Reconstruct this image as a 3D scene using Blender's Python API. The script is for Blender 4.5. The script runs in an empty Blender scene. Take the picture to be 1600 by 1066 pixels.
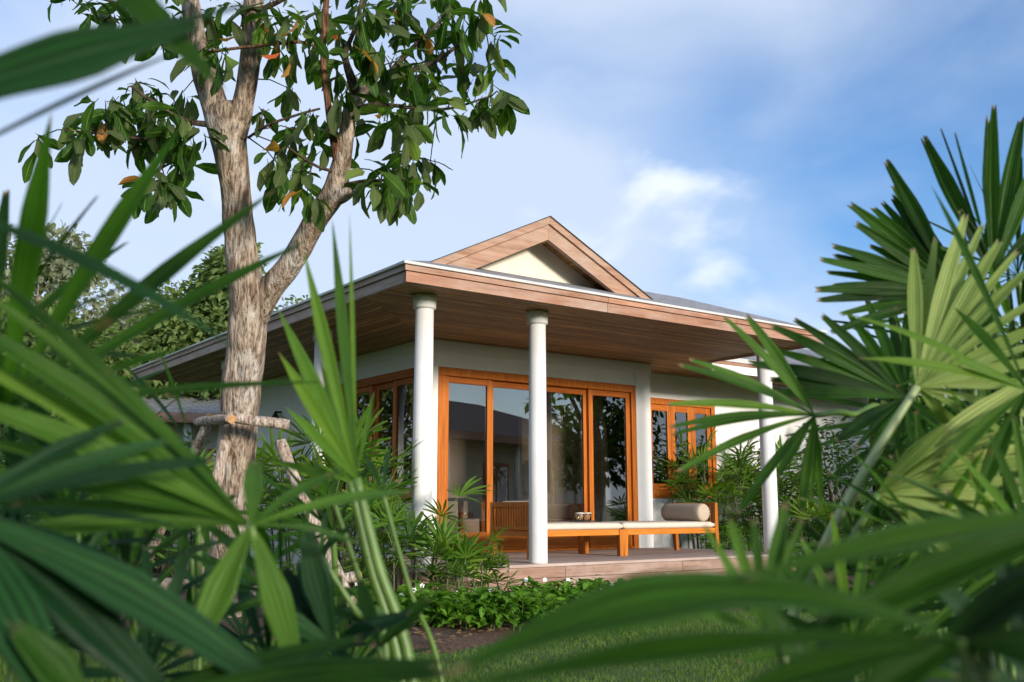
import bpy, math, random
import numpy as np
from mathutils import Vector, Matrix, noise as mnoise

R_ = math.radians
sc = bpy.context.scene
random.seed(7)

# ------------------------------------------------------------------ camera
CAM = Vector((-5.1316, -8.5593, 0.5939))
YAW, PIT, FPX = R_(53.8671), R_(9.6172), 1533.04
cam_d = bpy.data.cameras.new('camera')
cam = bpy.data.objects.new('camera', cam_d)
sc.collection.objects.link(cam)
sc.camera = cam
cam_d.sensor_width = 36.0
cam_d.lens = FPX / 1600 * 36
cam_d.clip_start, cam_d.clip_end = 0.05, 2000
cam.location = CAM
cam.rotation_euler = (math.pi / 2 + PIT, 0, YAW - math.pi / 2)
cam_d.dof.use_dof = True
cam_d.dof.focus_distance = 10.4
cam_d.dof.aperture_fstop = 3.5
cam_d.dof.aperture_blades = 9
VF = Vector((math.cos(PIT) * math.cos(YAW), math.cos(PIT) * math.sin(YAW), math.sin(PIT)))
VR = Vector((math.sin(YAW), -math.cos(YAW), 0))
VU = VR.cross(VF)


def at(u, v, t):
    """a point of the place, t metres away along the view axis"""
    return CAM + (VF + VR * ((u - 800) / FPX) - VU * ((v - 533) / FPX)) * t


# ------------------------------------------------------------------ sky + sun
SUN_EL, SUN_AZ = R_(10.5), R_(176.0)        # azimuth clockwise from +Y
sun_dir = Vector((math.sin(SUN_AZ) * math.cos(SUN_EL), math.cos(SUN_AZ) * math.cos(SUN_EL), math.sin(SUN_EL)))
world = bpy.data.worlds.new('World')
sc.world = world
world.use_nodes = True
nt = world.node_tree
nt.nodes.clear()


def wn(t, **k):
    n = nt.nodes.new(t)
    for a, b in k.items():
        setattr(n, a, b)
    return n


def wmath(op, a, b=None, clamp=False):
    n = wn('ShaderNodeMath', operation=op, use_clamp=clamp)
    for i, x in enumerate((a, b)):
        if x is None:
            continue
        if isinstance(x, (int, float)):
            n.inputs[i].default_value = x
        else:
            nt.links.new(x, n.inputs[i])
    return n.outputs[0]


out = wn('ShaderNodeOutputWorld')
bg = wn('ShaderNodeBackground')
bg.inputs['Strength'].default_value = 0.095
sky = wn('ShaderNodeTexSky', sky_type='NISHITA')
sky.sun_disc = False
sky.sun_elevation = SUN_EL
sky.sun_rotation = SUN_AZ
sky.air_density, sky.dust_density, sky.ozone_density = 1.0, 1.3, 2.0
tc = wn('ShaderNodeTexCoord')
mp = wn('ShaderNodeMapping')
mp.inputs['Location'].default_value = (1.31, -5.38, .65)
mp.inputs['Scale'].default_value = (1.0, 1.0, 1.7)
nt.links.new(tc.outputs['Generated'], mp.inputs['Vector'])


mp2 = wn('ShaderNodeMapping')
mp2.inputs['Location'].default_value = (-5.804, -1.906, -3.237)
mp2.inputs['Scale'].default_value = (1.0, 1.0, 1.7)
nt.links.new(tc.outputs['Generated'], mp2.inputs['Vector'])


def wnoise(scale, detail, rough, dist=0.0, mp=mp):
    n = wn('ShaderNodeTexNoise')
    n.inputs['Scale'].default_value = scale
    n.inputs['Detail'].default_value = detail
    n.inputs['Roughness'].default_value = rough
    n.inputs['Distortion'].default_value = dist
    nt.links.new(mp.outputs[0], n.inputs['Vector'])
    return n.outputs['Fac']


big = wnoise(1.7, 2, 0.45, 0.1)
fine = wnoise(4.2, 5, 0.5, 0.3)
m = wmath('ADD', wmath('MULTIPLY', big, 0.8), wmath('MULTIPLY', fine, 0.25))
ramp = wn('ShaderNodeValToRGB')
ramp.color_ramp.elements[0].position = 0.315
ramp.color_ramp.elements[0].color = (0, 0, 0, 1)
ramp.color_ramp.elements[1].position = 0.575
ramp.color_ramp.elements[1].color = (1, 1, 1, 1)
ramp.color_ramp.interpolation = 'EASE'
nt.links.new(m, ramp.inputs[0])
puff = wn('ShaderNodeValToRGB')
puff.color_ramp.elements[0].position = 0.615
puff.color_ramp.elements[1].position = 0.74
puff.color_ramp.interpolation = 'EASE'
nt.links.new(wnoise(3.6, 5, 0.5, 0.25, mp2), puff.inputs[0])
tint = wn('ShaderNodeMix', data_type='RGBA', blend_type='MULTIPLY')
tint.inputs['Factor'].default_value = 1.0
nt.links.new(sky.outputs[0], tint.inputs['A'])
tint.inputs['B'].default_value = (.70, 1.10, 1.55, 1)
mixc = wn('ShaderNodeMix', data_type='RGBA')
nt.links.new(wmath('MULTIPLY', ramp.outputs[0], 0.88), mixc.inputs['Factor'])
nt.links.new(tint.outputs['Result'], mixc.inputs['A'])
mixc.inputs['B'].default_value = (4.0, 4.6, 5.6, 1)
mixp = wn('ShaderNodeMix', data_type='RGBA')
nt.links.new(wmath('MULTIPLY', puff.outputs[0], 0.85), mixp.inputs['Factor'])
nt.links.new(mixc.outputs['Result'], mixp.inputs['A'])
mixp.inputs['B'].default_value = (5.6, 6.0, 6.6, 1)
nt.links.new(mixp.outputs['Result'], bg.inputs['Color'])
nt.links.new(bg.outputs[0], out.inputs['Surface'])

sun_l = bpy.data.lights.new('sun', 'SUN')
sun_l.energy = 2.6
sun_l.angle = R_(9.0)
sun_l.color = (1.0, 0.90, 0.78)
sun_o = bpy.data.objects.new('sun', sun_l)
sc.collection.objects.link(sun_o)
sun_o.rotation_euler = (-sun_dir).to_track_quat('-Z', 'Y').to_euler()
sun_o.location = (0, -10, 20)

sc.view_settings.view_transform = 'Standard'
sc.view_settings.look = 'None'
sc.view_settings.exposure = 0.93
sc.view_settings.gamma = 1.0
sc.cycles.max_bounces = 7
sc.cycles.transparent_max_bounces = 10
sc.cycles.caustics_reflective = False
sc.cycles.caustics_refractive = False
sc.cycles.use_denoising = True

# ------------------------------------------------------------------ helpers
COL = sc.collection
WM = {}
ID = Matrix.Identity(4)


def link(o, parent=None, wm=None):
    COL.objects.link(o)
    WM[o.name] = wm if wm is not None else ID.copy()
    if parent is not None:
        o.parent = parent
        o.matrix_parent_inverse = WM[parent.name].inverted()
    return o


def tag(o, label=None, cat=None, group=None, kind=None):
    if label:
        o['label'] = label
    if cat:
        o['category'] = cat
    if group:
        o['group'] = group
    if kind:
        o['kind'] = kind
    return o


def empty(name, loc, label, cat, group=None):
    o = bpy.data.objects.new(name, None)
    o.location = Vector(loc)
    o.empty_display_size = 0.1
    link(o, None, Matrix.Translation(Vector(loc)))
    return tag(o, label, cat, group)


class MB:
    """collects faces in world coordinates; build() links one mesh object"""

    def __init__(s):
        s.v, s.f, s.uv = [], [], {}

    def box(s, x0, x1, y0, y1, z0, z1):
        i = len(s.v)
        s.v += [(x0, y0, z0), (x1, y0, z0), (x1, y1, z0), (x0, y1, z0), (x0, y0, z1), (x1, y0, z1), (x1, y1, z1), (x0, y1, z1)]
        s.f += [tuple(i + k for k in q) for q in ((3, 2, 1, 0), (4, 5, 6, 7), (0, 1, 5, 4), (1, 2, 6, 5), (2, 3, 7, 6), (3, 0, 4, 7))]
        return s

    def poly(s, pts):
        i = len(s.v)
        s.v += [tuple(p) for p in pts]
        s.f.append(tuple(range(i, i + len(pts))))
        return s

    def prism(s, pts, d):
        """polygon pts extruded by vector d"""
        i, n = len(s.v), len(pts)
        d = Vector(d)
        s.v += [tuple(p) for p in pts] + [tuple(Vector(p) + d) for p in pts]
        s.f.append(tuple(i + n - 1 - k for k in range(n)))
        s.f.append(tuple(i + n + k for k in range(n)))
        for k in range(n):
            k2 = (k + 1) % n
            s.f.append((i + k, i + k2, i + n + k2, i + n + k))
        return s

    def lathe(s, c, prof, n=24, ax=2):
        i = len(s.v)
        c = Vector(c)
        for (r, z) in prof:
            for k in range(n):
                a = 2 * math.pi * k / n
                q = (r * math.cos(a), r * math.sin(a), z)
                if ax == 1:
                    q = (q[0], q[2], q[1])
                s.v.append(tuple(c + Vector(q)))
        m = len(prof)
        for j in range(m - 1):
            for k in range(n):
                k2 = (k + 1) % n
                q = (i + j * n + k, i + j * n + k2, i + (j + 1) * n + k2, i + (j + 1) * n + k)
                s.f.append(q if ax == 2 else q[::-1])
        s.f.append(tuple(i + k for k in (range(n) if ax == 1 else reversed(range(n)))))
        s.f.append(tuple(i + (m - 1) * n + k for k in (reversed(range(n)) if ax == 1 else range(n))))
        return s

    def tube(s, pts, rad, n=8, wob=0.0, seed=0.0):
        pts = [Vector(p) for p in pts]
        i = len(s.v)
        m = len(pts)
        up = None
        for j, p in enumerate(pts):
            t = (pts[min(j + 1, m - 1)] - pts[max(j - 1, 0)]).normalized()
            if up is None:
                up = t.orthogonal().normalized()
            up = (up - t * up.dot(t)).normalized()
            w = t.cross(up)
            r = rad[j] if hasattr(rad, '__len__') else rad
            for k in range(n):
                a = 2 * math.pi * k / n
                rr = r
                if wob:
                    d0 = up * math.cos(a) + w * math.sin(a)
                    rr = r * (1 + wob * mnoise.noise((p * 3.0 + d0 * 0.9 + Vector((seed, 0, 0))) * 1.6))
                s.v.append(tuple(p + (up * math.cos(a) + w * math.sin(a)) * rr))
        for j in range(m - 1):
            for k in range(n):
                k2 = (k + 1) % n
                s.f.append((i + j * n + k, i + j * n + k2, i + (j + 1) * n + k2, i + (j + 1) * n + k))
        s.f.append(tuple(i + k for k in reversed(range(n))))
        s.f.append(tuple(i + (m - 1) * n + k for k in range(n)))
        return s

    def build(s, name, mat, parent=None, smooth=False, bevel=0.0):
        me = bpy.data.meshes.new(name)
        me.from_pydata(s.v, [], s.f)
        me.materials.append(mat)
        if smooth:
            me.polygons.foreach_set('use_smooth', [True] * len(me.polygons))
        o = bpy.data.objects.new(name, me)
        if bevel:
            b = o.modifiers.new('bevel', 'BEVEL')
            b.width, b.segments, b.limit_method = bevel, 2, 'ANGLE'
        if smooth and smooth != True:
            pass
        return link(o, parent)


def boxo(name, mat, parent, x0, x1, y0, y1, z0, z1, bevel=0.0):
    return MB().box(x0, x1, y0, y1, z0, z1).build(name, mat, parent, bevel=bevel)


def spline(pts, n=6):
    """Catmull-Rom through points that may carry a radius (x,y,z,r)"""
    P = [np.array(p, float) for p in pts]
    P = [2 * P[0] - P[1]] + P + [2 * P[-1] - P[-2]]
    o = []
    for i in range(1, len(P) - 2):
        for k in range(n):
            t = k / n
            o.append(0.5 * (2 * P[i] + (P[i + 1] - P[i - 1]) * t + (2 * P[i - 1] - 5 * P[i] + 4 * P[i + 1] - P[i + 2]) * t * t
                            + (3 * P[i] - P[i - 1] - 3 * P[i + 1] + P[i + 2]) * t ** 3))
    o.append(P[-2])
    return o


# ------------------------------------------------------------------ materials
def new_mat(name):
    mt = bpy.data.materials.new(name)
    mt.use_nodes = True
    n = mt.node_tree.nodes
    return mt, mt.node_tree, n['Principled BSDF'], n['Material Output']


def nd(t, typ, **k):
    n = t.nodes.new(typ)
    for a, b in k.items():
        setattr(n, a, b)
    return n


def ramp2(t, fac, c0, c1, p0=0.3, p1=0.7):
    r = nd(t, 'ShaderNodeValToRGB')
    r.color_ramp.elements[0].position, r.color_ramp.elements[1].position = p0, p1
    r.color_ramp.elements[0].color = (*c0, 1)
    r.color_ramp.elements[1].color = (*c1, 1)
    t.links.new(fac, r.inputs[0])
    return r.outputs[0]


def noise_n(t, vec, scale, detail=5, rough=0.55, stretch=None, dist=0.0):
    if stretch:
        mp_ = nd(t, 'ShaderNodeMapping')
        mp_.inputs['Scale'].default_value = stretch
        t.links.new(vec, mp_.inputs['Vector'])
        vec = mp_.outputs[0]
    n = nd(t, 'ShaderNodeTexNoise')
    n.inputs['Scale'].default_value = scale
    n.inputs['Detail'].default_value = detail
    n.inputs['Roughness'].default_value = rough
    n.inputs['Distortion'].default_value = dist
    t.links.new(vec, n.inputs['Vector'])
    return n.outputs['Fac']


def bump(t, bs, h, strength, dist=0.01):
    b = nd(t, 'ShaderNodeBump')
    b.inputs['Strength'].default_value = min(1.0, strength)
    b.inputs['Distance'].default_value = dist
    t.links.new(h, b.inputs['Height'])
    t.links.new(b.outputs[0], bs.inputs['Normal'])


def mixcol(t, a, b, fac, mode='MIX'):
    m_ = nd(t, 'ShaderNodeMix', data_type='RGBA', blend_type=mode)
    for x, nm in ((a, 'A'), (b, 'B')):
        if isinstance(x, tuple):
            m_.inputs[nm].default_value = (*x, 1)
        else:
            t.links.new(x, m_.inputs[nm])
    if isinstance(fac, (int, float)):
        m_.inputs['Factor'].default_value = fac
    else:
        t.links.new(fac, m_.inputs['Factor'])
    return m_.outputs['Result']


def math_n(t, op, a, b=None):
    n = nd(t, 'ShaderNodeMath', operation=op)
    for i, x in enumerate((a, b)):
        if x is None:
            continue
        if isinstance(x, (int, float)):
            n.inputs[i].default_value = x
        else:
            t.links.new(x, n.inputs[i])
    return n.outputs[0]


def pos(t):
    return nd(t, 'ShaderNodeNewGeometry').outputs['Position']


def rnd(t):
    return nd(t, 'ShaderNodeObjectInfo').outputs['Random']


def plain(name, c0, c1=None, scale=6.0, rough=0.6, bmp=0.0, bscale=60.0, stretch=None, spec=0.5, p0=.3, p1=.7):
    mt, t, bs, _ = new_mat(name)
    c1 = c1 or tuple(x * 0.82 for x in c0)
    P = pos(t)
    t.links.new(ramp2(t, noise_n(t, P, scale, 6, .6, stretch), c1, c0, p0, p1), bs.inputs['Base Color'])
    bs.inputs['Roughness'].default_value = rough
    bs.inputs['Specular IOR Level'].default_value = spec
    if bmp:
        bump(t, bs, noise_n(t, P, bscale, 4, .6, stretch), bmp, .006)
    return mt


def wood(name, c_dark, c_light, axis, rough=0.5, var=0.35, scale=5.0, weather=None, spec=0.4):
    """grain along the world axis 0/1/2; every board differs by its own random value"""
    mt, t, bs, _ = new_mat(name)
    P = pos(t)
    r = rnd(t)
    off = nd(t, 'ShaderNodeVectorMath', operation='ADD')
    cmb = nd(t, 'ShaderNodeCombineXYZ')
    for k in range(3):
        t.links.new(math_n(t, 'MULTIPLY', r, 37.0 + 11 * k), cmb.inputs[k])
    t.links.new(P, off.inputs[0])
    t.links.new(cmb.outputs[0], off.inputs[1])
    st = [9.0, 9.0, 9.0]
    st[axis] = 0.55
    g = noise_n(t, off.outputs[0], scale, 6, .62, tuple(st), .6)
    col = ramp2(t, g, c_dark, c_light, .32, .68)
    val = math_n(t, 'ADD', math_n(t, 'MULTIPLY', r, var), 1 - var / 2)
    cv = nd(t, 'ShaderNodeCombineXYZ')
    for k in range(3):
        t.links.new(val, cv.inputs[k])
    col = mixcol(t, col, cv.outputs[0], 1.0, 'MULTIPLY')
    if weather:
        w = noise_n(t, off.outputs[0], 1.7, 6, .65, (1.0, 1.0, 2.2) if axis != 2 else (3, 3, .8))
        wf = nd(t, 'ShaderNodeMapRange')
        wf.inputs['From Min'].default_value, wf.inputs['From Max'].default_value = .45, .68
        t.links.new(w, wf.inputs[0])
        col = mixcol(t, col, weather, math_n(t, 'MULTIPLY', wf.outputs[0], .65))
    t.links.new(col, bs.inputs['Base Color'])
    bs.inputs['Roughness'].default_value = rough
    bs.inputs['Specular IOR Level'].default_value = spec
    bump(t, bs, g, .25, .004)
    return mt


def leafmat(name, c0, c1, trans=0.35, rough=0.38, stripes=0, tip=None, under=None, objvar=True, blem=0.0, tip_at=.965):
    """leaf blade: UV x runs across, UV y along the blade"""
    mt, t, bs, o = new_mat(name)
    uv = nd(t, 'ShaderNodeUVMap').outputs[0]
    P = pos(t)
    v = math_n(t, 'ADD', math_n(t, 'MULTIPLY', rnd(t), .55 if objvar else 0.0), math_n(t, 'MULTIPLY', noise_n(t, P, 7.0, 3), .5 if objvar else 1.0))
    col = ramp2(t, v, c0, c1, .25, .8)
    sep = nd(t, 'ShaderNodeSeparateXYZ')
    t.links.new(uv, sep.inputs[0])
    h = None
    if stripes:
        ol = nd(t, 'ShaderNodeMapRange')
        ol.inputs['From Min'].default_value, ol.inputs['From Max'].default_value = .86, 1.0
        ol.inputs['To Max'].default_value = .35 if objvar else 0.0
        t.links.new(rnd(t), ol.inputs[0])
        col = mixcol(t, col, (c1[0] * 1.9, c1[1] * 1.3, c1[2] * 1.2), ol.outputs[0])
        s1 = math_n(t, 'SINE', math_n(t, 'MULTIPLY', sep.outputs[0], 6.2832 * stripes))
        s2 = noise_n(t, uv, 14.0, 3, .6, (6.0, .35, 1.0))
        h = math_n(t, 'ADD', math_n(t, 'MULTIPLY', s1, .35), s2)
        k = nd(t, 'ShaderNodeMapRange')
        k.inputs['From Min'].default_value, k.inputs['From Max'].default_value = .1, .95
        k.inputs['To Min'].default_value, k.inputs['To Max'].default_value = .52, 1.4
        t.links.new(h, k.inputs[0])
        cv = nd(t, 'ShaderNodeCombineXYZ')
        for q in range(3):
            t.links.new(k.outputs[0], cv.inputs[q])
        col = mixcol(t, col, cv.outputs[0], 1.0, 'MULTIPLY')
    else:
        # midrib and side veins of a broad leaf
        d = math_n(t, 'ABSOLUTE', math_n(t, 'SUBTRACT', sep.outputs[0], .5))
        rib = math_n(t, 'LESS_THAN', d, .035)
        col = mixcol(t, col, tuple(min(1, x * 1.9) for x in c1), math_n(t, 'MULTIPLY', rib, .55))
        vein = math_n(t, 'SINE', math_n(t, 'MULTIPLY', math_n(t, 'SUBTRACT', sep.outputs[1], math_n(t, 'MULTIPLY', d, .6)), 55.0))
        h = vein
    if blem:
        b_ = nd(t, 'ShaderNodeMapRange')
        b_.inputs['From Min'].default_value, b_.inputs['From Max'].default_value = .66, .74
        t.links.new(noise_n(t, P, 16.0, 4, .6), b_.inputs[0])
        col = mixcol(t, col, (.16, .10, .045), math_n(t, 'MULTIPLY', b_.outputs[0], blem))
    if tip:
        tp = nd(t, 'ShaderNodeMapRange')
        tp.inputs['From Min'].default_value, tp.inputs['From Max'].default_value = tip_at, 1.0
        t.links.new(math_n(t, 'ADD', sep.outputs[1], math_n(t, 'MULTIPLY', math_n(t, 'SUBTRACT', noise_n(t, P, 30.0, 3), .5), .08)), tp.inputs[0])
        col = mixcol(t, col, tip, tp.outputs[0])
    if under:
        bf = nd(t, 'ShaderNodeNewGeometry').outputs['Backfacing']
        col = mixcol(t, col, under, math_n(t, 'MULTIPLY', bf, .6))
    t.links.new(col, bs.inputs['Base Color'])
    bs.inputs['Roughness'].default_value = rough
    bs.inputs['Specular IOR Level'].default_value = .17
    bump(t, bs, h, .35, .003)
    tr = nd(t, 'ShaderNodeBsdfTranslucent')
    t.links.new(mixcol(t, col, (1.25, 1.3, .5), 1.0, 'MULTIPLY'), tr.inputs[0])
    mx = nd(t, 'ShaderNodeMixShader')
    mx.inputs[0].default_value = trans
    t.links.new(bs.outputs[0], mx.inputs[1])
    t.links.new(tr.outputs[0], mx.inputs[2])
    t.links.new(mx.outputs[0], o.inputs[0])
    return mt


def glassmat(name, refl, tint):
    mt, t, bs, o = new_mat(name)
    t.nodes.remove(bs)
    tr = nd(t, 'ShaderNodeBsdfTransparent')
    tr.inputs[0].default_value = (*tint, 1)
    gl = nd(t, 'ShaderNodeBsdfGlossy')
    gl.inputs['Roughness'].default_value = .004
    gl.inputs['Color'].default_value = (.96, .95, .93, 1)
    fr = nd(t, 'ShaderNodeFresnel')
    fr.inputs[0].default_value = 1.5
    f = nd(t, 'ShaderNodeMath', operation='ADD', use_clamp=True)
    t.links.new(fr.outputs[0], f.inputs[0])
    f.inputs[1].default_value = refl
    b = nd(t, 'ShaderNodeBump')
    b.inputs['Strength'].default_value = .02
    b.inputs['Distance'].default_value = .02
    t.links.new(noise_n(t, pos(t), 1.3, 1), b.inputs['Height'])
    t.links.new(b.outputs[0], gl.inputs['Normal'])
    mx = nd(t, 'ShaderNodeMixShader')
    t.links.new(f.outputs[0], mx.inputs[0])
    t.links.new(tr.outputs[0], mx.inputs[1])
    t.links.new(gl.outputs[0], mx.inputs[2])
    t.links.new(mx.outputs[0], o.inputs[0])
    return mt


def barkmat(name, c0, c1, c2, vs=14.0):
    mt, t, bs, _ = new_mat(name)
    P = pos(t)
    a = noise_n(t, P, vs, 8, .66, (1.0, 1.0, .16), .5)
    b = noise_n(t, P, 3.2, 5, .6)
    c = noise_n(t, P, 46.0, 4, .6, (1, 1, .22))
    col = ramp2(t, a, c0, c1, .36, .62)
    col = mixcol(t, col, c2, ramp2(t, b, (0, 0, 0), (1, 1, 1), .5, .66))
    col = mixcol(t, col, ramp2(t, c, (.34, .32, .3), (1.12, 1.12, 1.12), .34, .56), 1.0, 'MULTIPLY')
    t.links.new(col, bs.inputs['Base Color'])
    bs.inputs['Roughness'].default_value = .9
    bs.inputs['Specular IOR Level'].default_value = .2
    bump(t, bs, math_n(t, 'ADD', a, math_n(t, 'MULTIPLY', c, .7)), 1.0, .06)
    return mt


M = {}
M['white'] = plain('white_render', (.82, .815, .80), (.76, .755, .74), 3.0, .75, .12, 90.0)
M['column'] = plain('column_paint', (.78, .77, .75), (.72, .71, .69), 4.0, .6, .06, 70.0)
M['capital'] = plain('capital_paint', (.68, .69, .65), (.60, .61, .58), 9.0, .7, .1, 70.0)
M['cream'] = plain('cream_plaster', (.76, .69, .57), (.70, .63, .51), 3.0, .8, .12, 90.0)
M['soffit_x'] = wood('soffit_wood_x', (.17, .085, .030), (.50, .275, .105), 0, .6, .75, 3.0)
M['soffit_y'] = wood('soffit_wood_y', (.17, .085, .030), (.50, .275, .105), 1, .6, .75, 3.0)
M['fascia_x'] = wood('fascia_wood_x', (.24, .105, .06), (.44, .235, .155), 0, .7, .25, 3.0, (.42, .335, .28))
M['fascia_y'] = wood('fascia_wood_y', (.30, .19, .15), (.46, .34, .29), 1, .7, .15, 3.0, (.46, .42, .42))
M['rake'] = wood('rake_wood', (.26, .13, .075), (.45, .27, .18), 0, .65, .2, 2.5, (.43, .33, .26))
M['gutter'] = plain('gutter_metal', (.62, .61, .60), (.50, .49, .48), 5.0, .45, .0)
M['door_z'] = wood('door_wood_z', (.33, .08, .008), (.55, .17, .018), 2, .38, .12, 3.0, None, .25)
M['door_x'] = wood('door_wood_x', (.30, .07, .008), (.50, .145, .016), 0, .38, .12, 3.0, None, .25)
M['door_y'] = wood('door_wood_y', (.30, .07, .008), (.50, .145, .016), 1, .38, .12, 3.0, None, .25)
M['bed_x'] = wood('bed_wood_x', (.42, .125, .014), (.62, .225, .03), 0, .42, .12, 3.0, None, .25)
M['bed_z'] = wood('bed_wood_z', (.38, .105, .012), (.58, .195, .026), 2, .42, .2, 3.0, None, .25)
M['deck_x'] = wood('deck_wood_x', (.29, .20, .165), (.47, .37, .32), 0, .75, .3, 3.0, (.46, .39, .36))
M['deck_edge'] = wood('deck_edge_wood', (.19, .105, .07), (.35, .215, .16), 0, .75, .22, 3.0, (.45, .36, .31))  # edge timber, with shade from the plants put into its colour
M['fabric'] = plain('linen', (.68, .60, .50), (.62, .54, .45), 8.0, .9, .3, 400.0)
M['bolster'] = plain('taupe_linen', (.52, .42, .32), (.47, .38, .29), 8.0, .9, .3, 400.0)
M['glass'] = glassmat('door_glass', .14, (.80, .78, .75))
M['glass_w'] = glassmat('window_glass', .16, (.62, .62, .64))
M['room'] = plain('room_wall', (.50, .43, .36), (.46, .39, .33), 2.0, .85)
M['room_floor'] = plain('room_floor', (.20, .13, .08), (.15, .09, .055), 4.0, .5)
M['dark'] = plain('dark_metal', (.035, .032, .03), None, 6.0, .5)
M['slate'] = plain('slate_tray', (.06, .06, .065), None, 9.0, .6)
M['jarglass'] = glassmat('jar_glass', .05, (.93, .93, .9))
M['cookie'] = plain('cookies', (.62, .38, .17), (.45, .24, .09), 60.0, .8, .5, 120.0)
M['lid'] = plain('jar_lid', (.72, .66, .58), None, 8.0, .4)
M['lampshade'] = plain('lampshade', (.70, .58, .42), None, 8.0, .9)
M['stone'] = plain('stone_block', (.30, .28, .26), (.18, .17, .16), 14.0, .85, .4, 40.0)
M['bark'] = barkmat('bark', (.17, .105, .065), (.56, .45, .35), (.62, .57, .51), 17.0)
M['bark_dark'] = barkmat('twig_bark', (.06, .04, .028), (.16, .11, .075), (.12, .09, .07), 20.0)
M['bark_red'] = barkmat('red_branch_bark', (.13, .055, .03), (.30, .15, .085), (.22, .11, .06), 20.0)
M['pole'] = barkmat('pole_bark', (.38, .26, .19), (.70, .58, .48), (.74, .66, .58), 24.0)
M['cutwood'] = plain('cut_wood', (.48, .27, .12), (.30, .15, .06), 30.0, .8)
M['palm_shaded'] = leafmat('palm_blade_shaded', (.008, .036, .003), (.040, .125, .008), .46, .36, 5, (.30, .20, .12), None, True, .5, .97)  # blade green darkened; shade on the fronds is put into the colour
M['palm_lit'] = leafmat('palm_blade_lit', (.030, .10, .008), (.125, .26, .034), .48, .36, 5, (.28, .18, .11), None, True, .45, .965)  # same blade brightened, sunlight on the fronds painted into its green
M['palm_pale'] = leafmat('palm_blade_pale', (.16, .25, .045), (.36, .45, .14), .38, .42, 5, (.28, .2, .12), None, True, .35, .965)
M['palm_teal'] = leafmat('palm_blade_teal_shade', (.005, .030, .009), (.019, .075, .019), .34, .38, 5, (.2, .15, .1), None, True, .25, .985)  # teal blade, deepened further so its colour carries shade too
M['palm_mid'] = leafmat('palm_frond_mid', (.045, .125, .012), (.16, .29, .035), .4, .4, 4, (.30, .22, .12), None, True, .1, .96)
M['palm_dry'] = leafmat('palm_frond_dry', (.22, .13, .06), (.36, .24, .12), .25, .6, 4, None, None, True)
M['petiole'] = plain('petiole', (.11, .20, .035), (.06, .125, .018), 14.0, .45)
M['petiole_pale'] = plain('petiole_pale', (.30, .36, .17), (.22, .28, .11), 14.0, .5)
M['cane'] = plain('cane', (.12, .10, .055), (.06, .06, .03), 30.0, .8, .5, 60.0)
M['leaf_tree'] = leafmat('tree_leaf', (.035, .095, .014), (.13, .24, .036), .48, .42, 0, None, (.13, .15, .07), True, .35)
M['leaf_yellow'] = leafmat('tree_leaf_young', (.13, .22, .03), (.20, .30, .05), .45, .42, 0, None, (.2, .25, .08), True, .2)
M['leaf_red'] = leafmat('tree_leaf_red', (.46, .06, .02), (.55, .16, .03), .4, .45, 0, None, None, True, .3)
M['leaf_orange'] = leafmat('tree_leaf_orange', (.36, .15, .035), (.48, .24, .06), .4, .5, 0, None, None, True, .5)
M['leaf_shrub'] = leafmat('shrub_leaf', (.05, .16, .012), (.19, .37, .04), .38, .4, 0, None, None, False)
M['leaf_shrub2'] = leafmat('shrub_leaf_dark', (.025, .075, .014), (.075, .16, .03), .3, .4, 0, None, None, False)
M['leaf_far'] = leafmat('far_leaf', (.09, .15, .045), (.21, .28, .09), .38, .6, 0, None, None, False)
M['leaf_far_haze'] = leafmat('far_leaf_haze', (.17, .20, .13), (.32, .35, .24), .4, .6, 0, None, None, False)  # far foliage made pale and grey; distance haze put into leaf colour
M['petal'] = plain('white_petal', (.85, .85, .83), (.8, .8, .78), 30.0, .6)
M['soil'] = plain('bed_soil', (.11, .06, .036), (.022, .013, .009), 34.0, .95, 1.0, 45.0)
M['lawn'] = plain('lawn_turf', (.075, .115, .028), (.035, .06, .014), 9.0, .95, .6, 120.0)
M['grass'] = leafmat('grass_blade', (.07, .15, .02), (.17, .27, .05), .3, .5, 2, None, None, False)
M['far_roof'] = plain('far_roof', (.10, .085, .08), (.07, .06, .055), 5.0, .85)


def shinglemat(name, c0, c1):
    mt, t, bs, _ = new_mat(name)
    P = pos(t)
    br = nd(t, 'ShaderNodeTexBrick')
    br.inputs['Scale'].default_value = 1.0
    br.inputs['Brick Width'].default_value = .30
    br.inputs['Row Height'].default_value = .14
    br.inputs['Mortar Size'].default_value = .008
    br.inputs['Color1'].default_value = (*c0, 1)
    br.inputs['Color2'].default_value = (*c1, 1)
    br.inputs['Mortar'].default_value = (c1[0] * .4, c1[1] * .4, c1[2] * .4, 1)
    t.links.new(P, br.inputs['Vector'])
    n = noise_n(t, P, 30.0, 5)
    t.links.new(mixcol(t, br.outputs['Color'], ramp2(t, n, (.7, .7, .7), (1.25, 1.25, 1.25)), 1.0, 'MULTIPLY'), bs.inputs['Base Color'])
    bs.inputs['Roughness'].default_value = .85
    bump(t, bs, br.outputs['Fac'], -.5, .01)
    return mt


M['shingle'] = shinglemat('roof_shingles', (.30, .30, .315), (.21, .21, .225))

# ------------------------------------------------------------------ ground
GZ = -0.38
g = MB()
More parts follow.
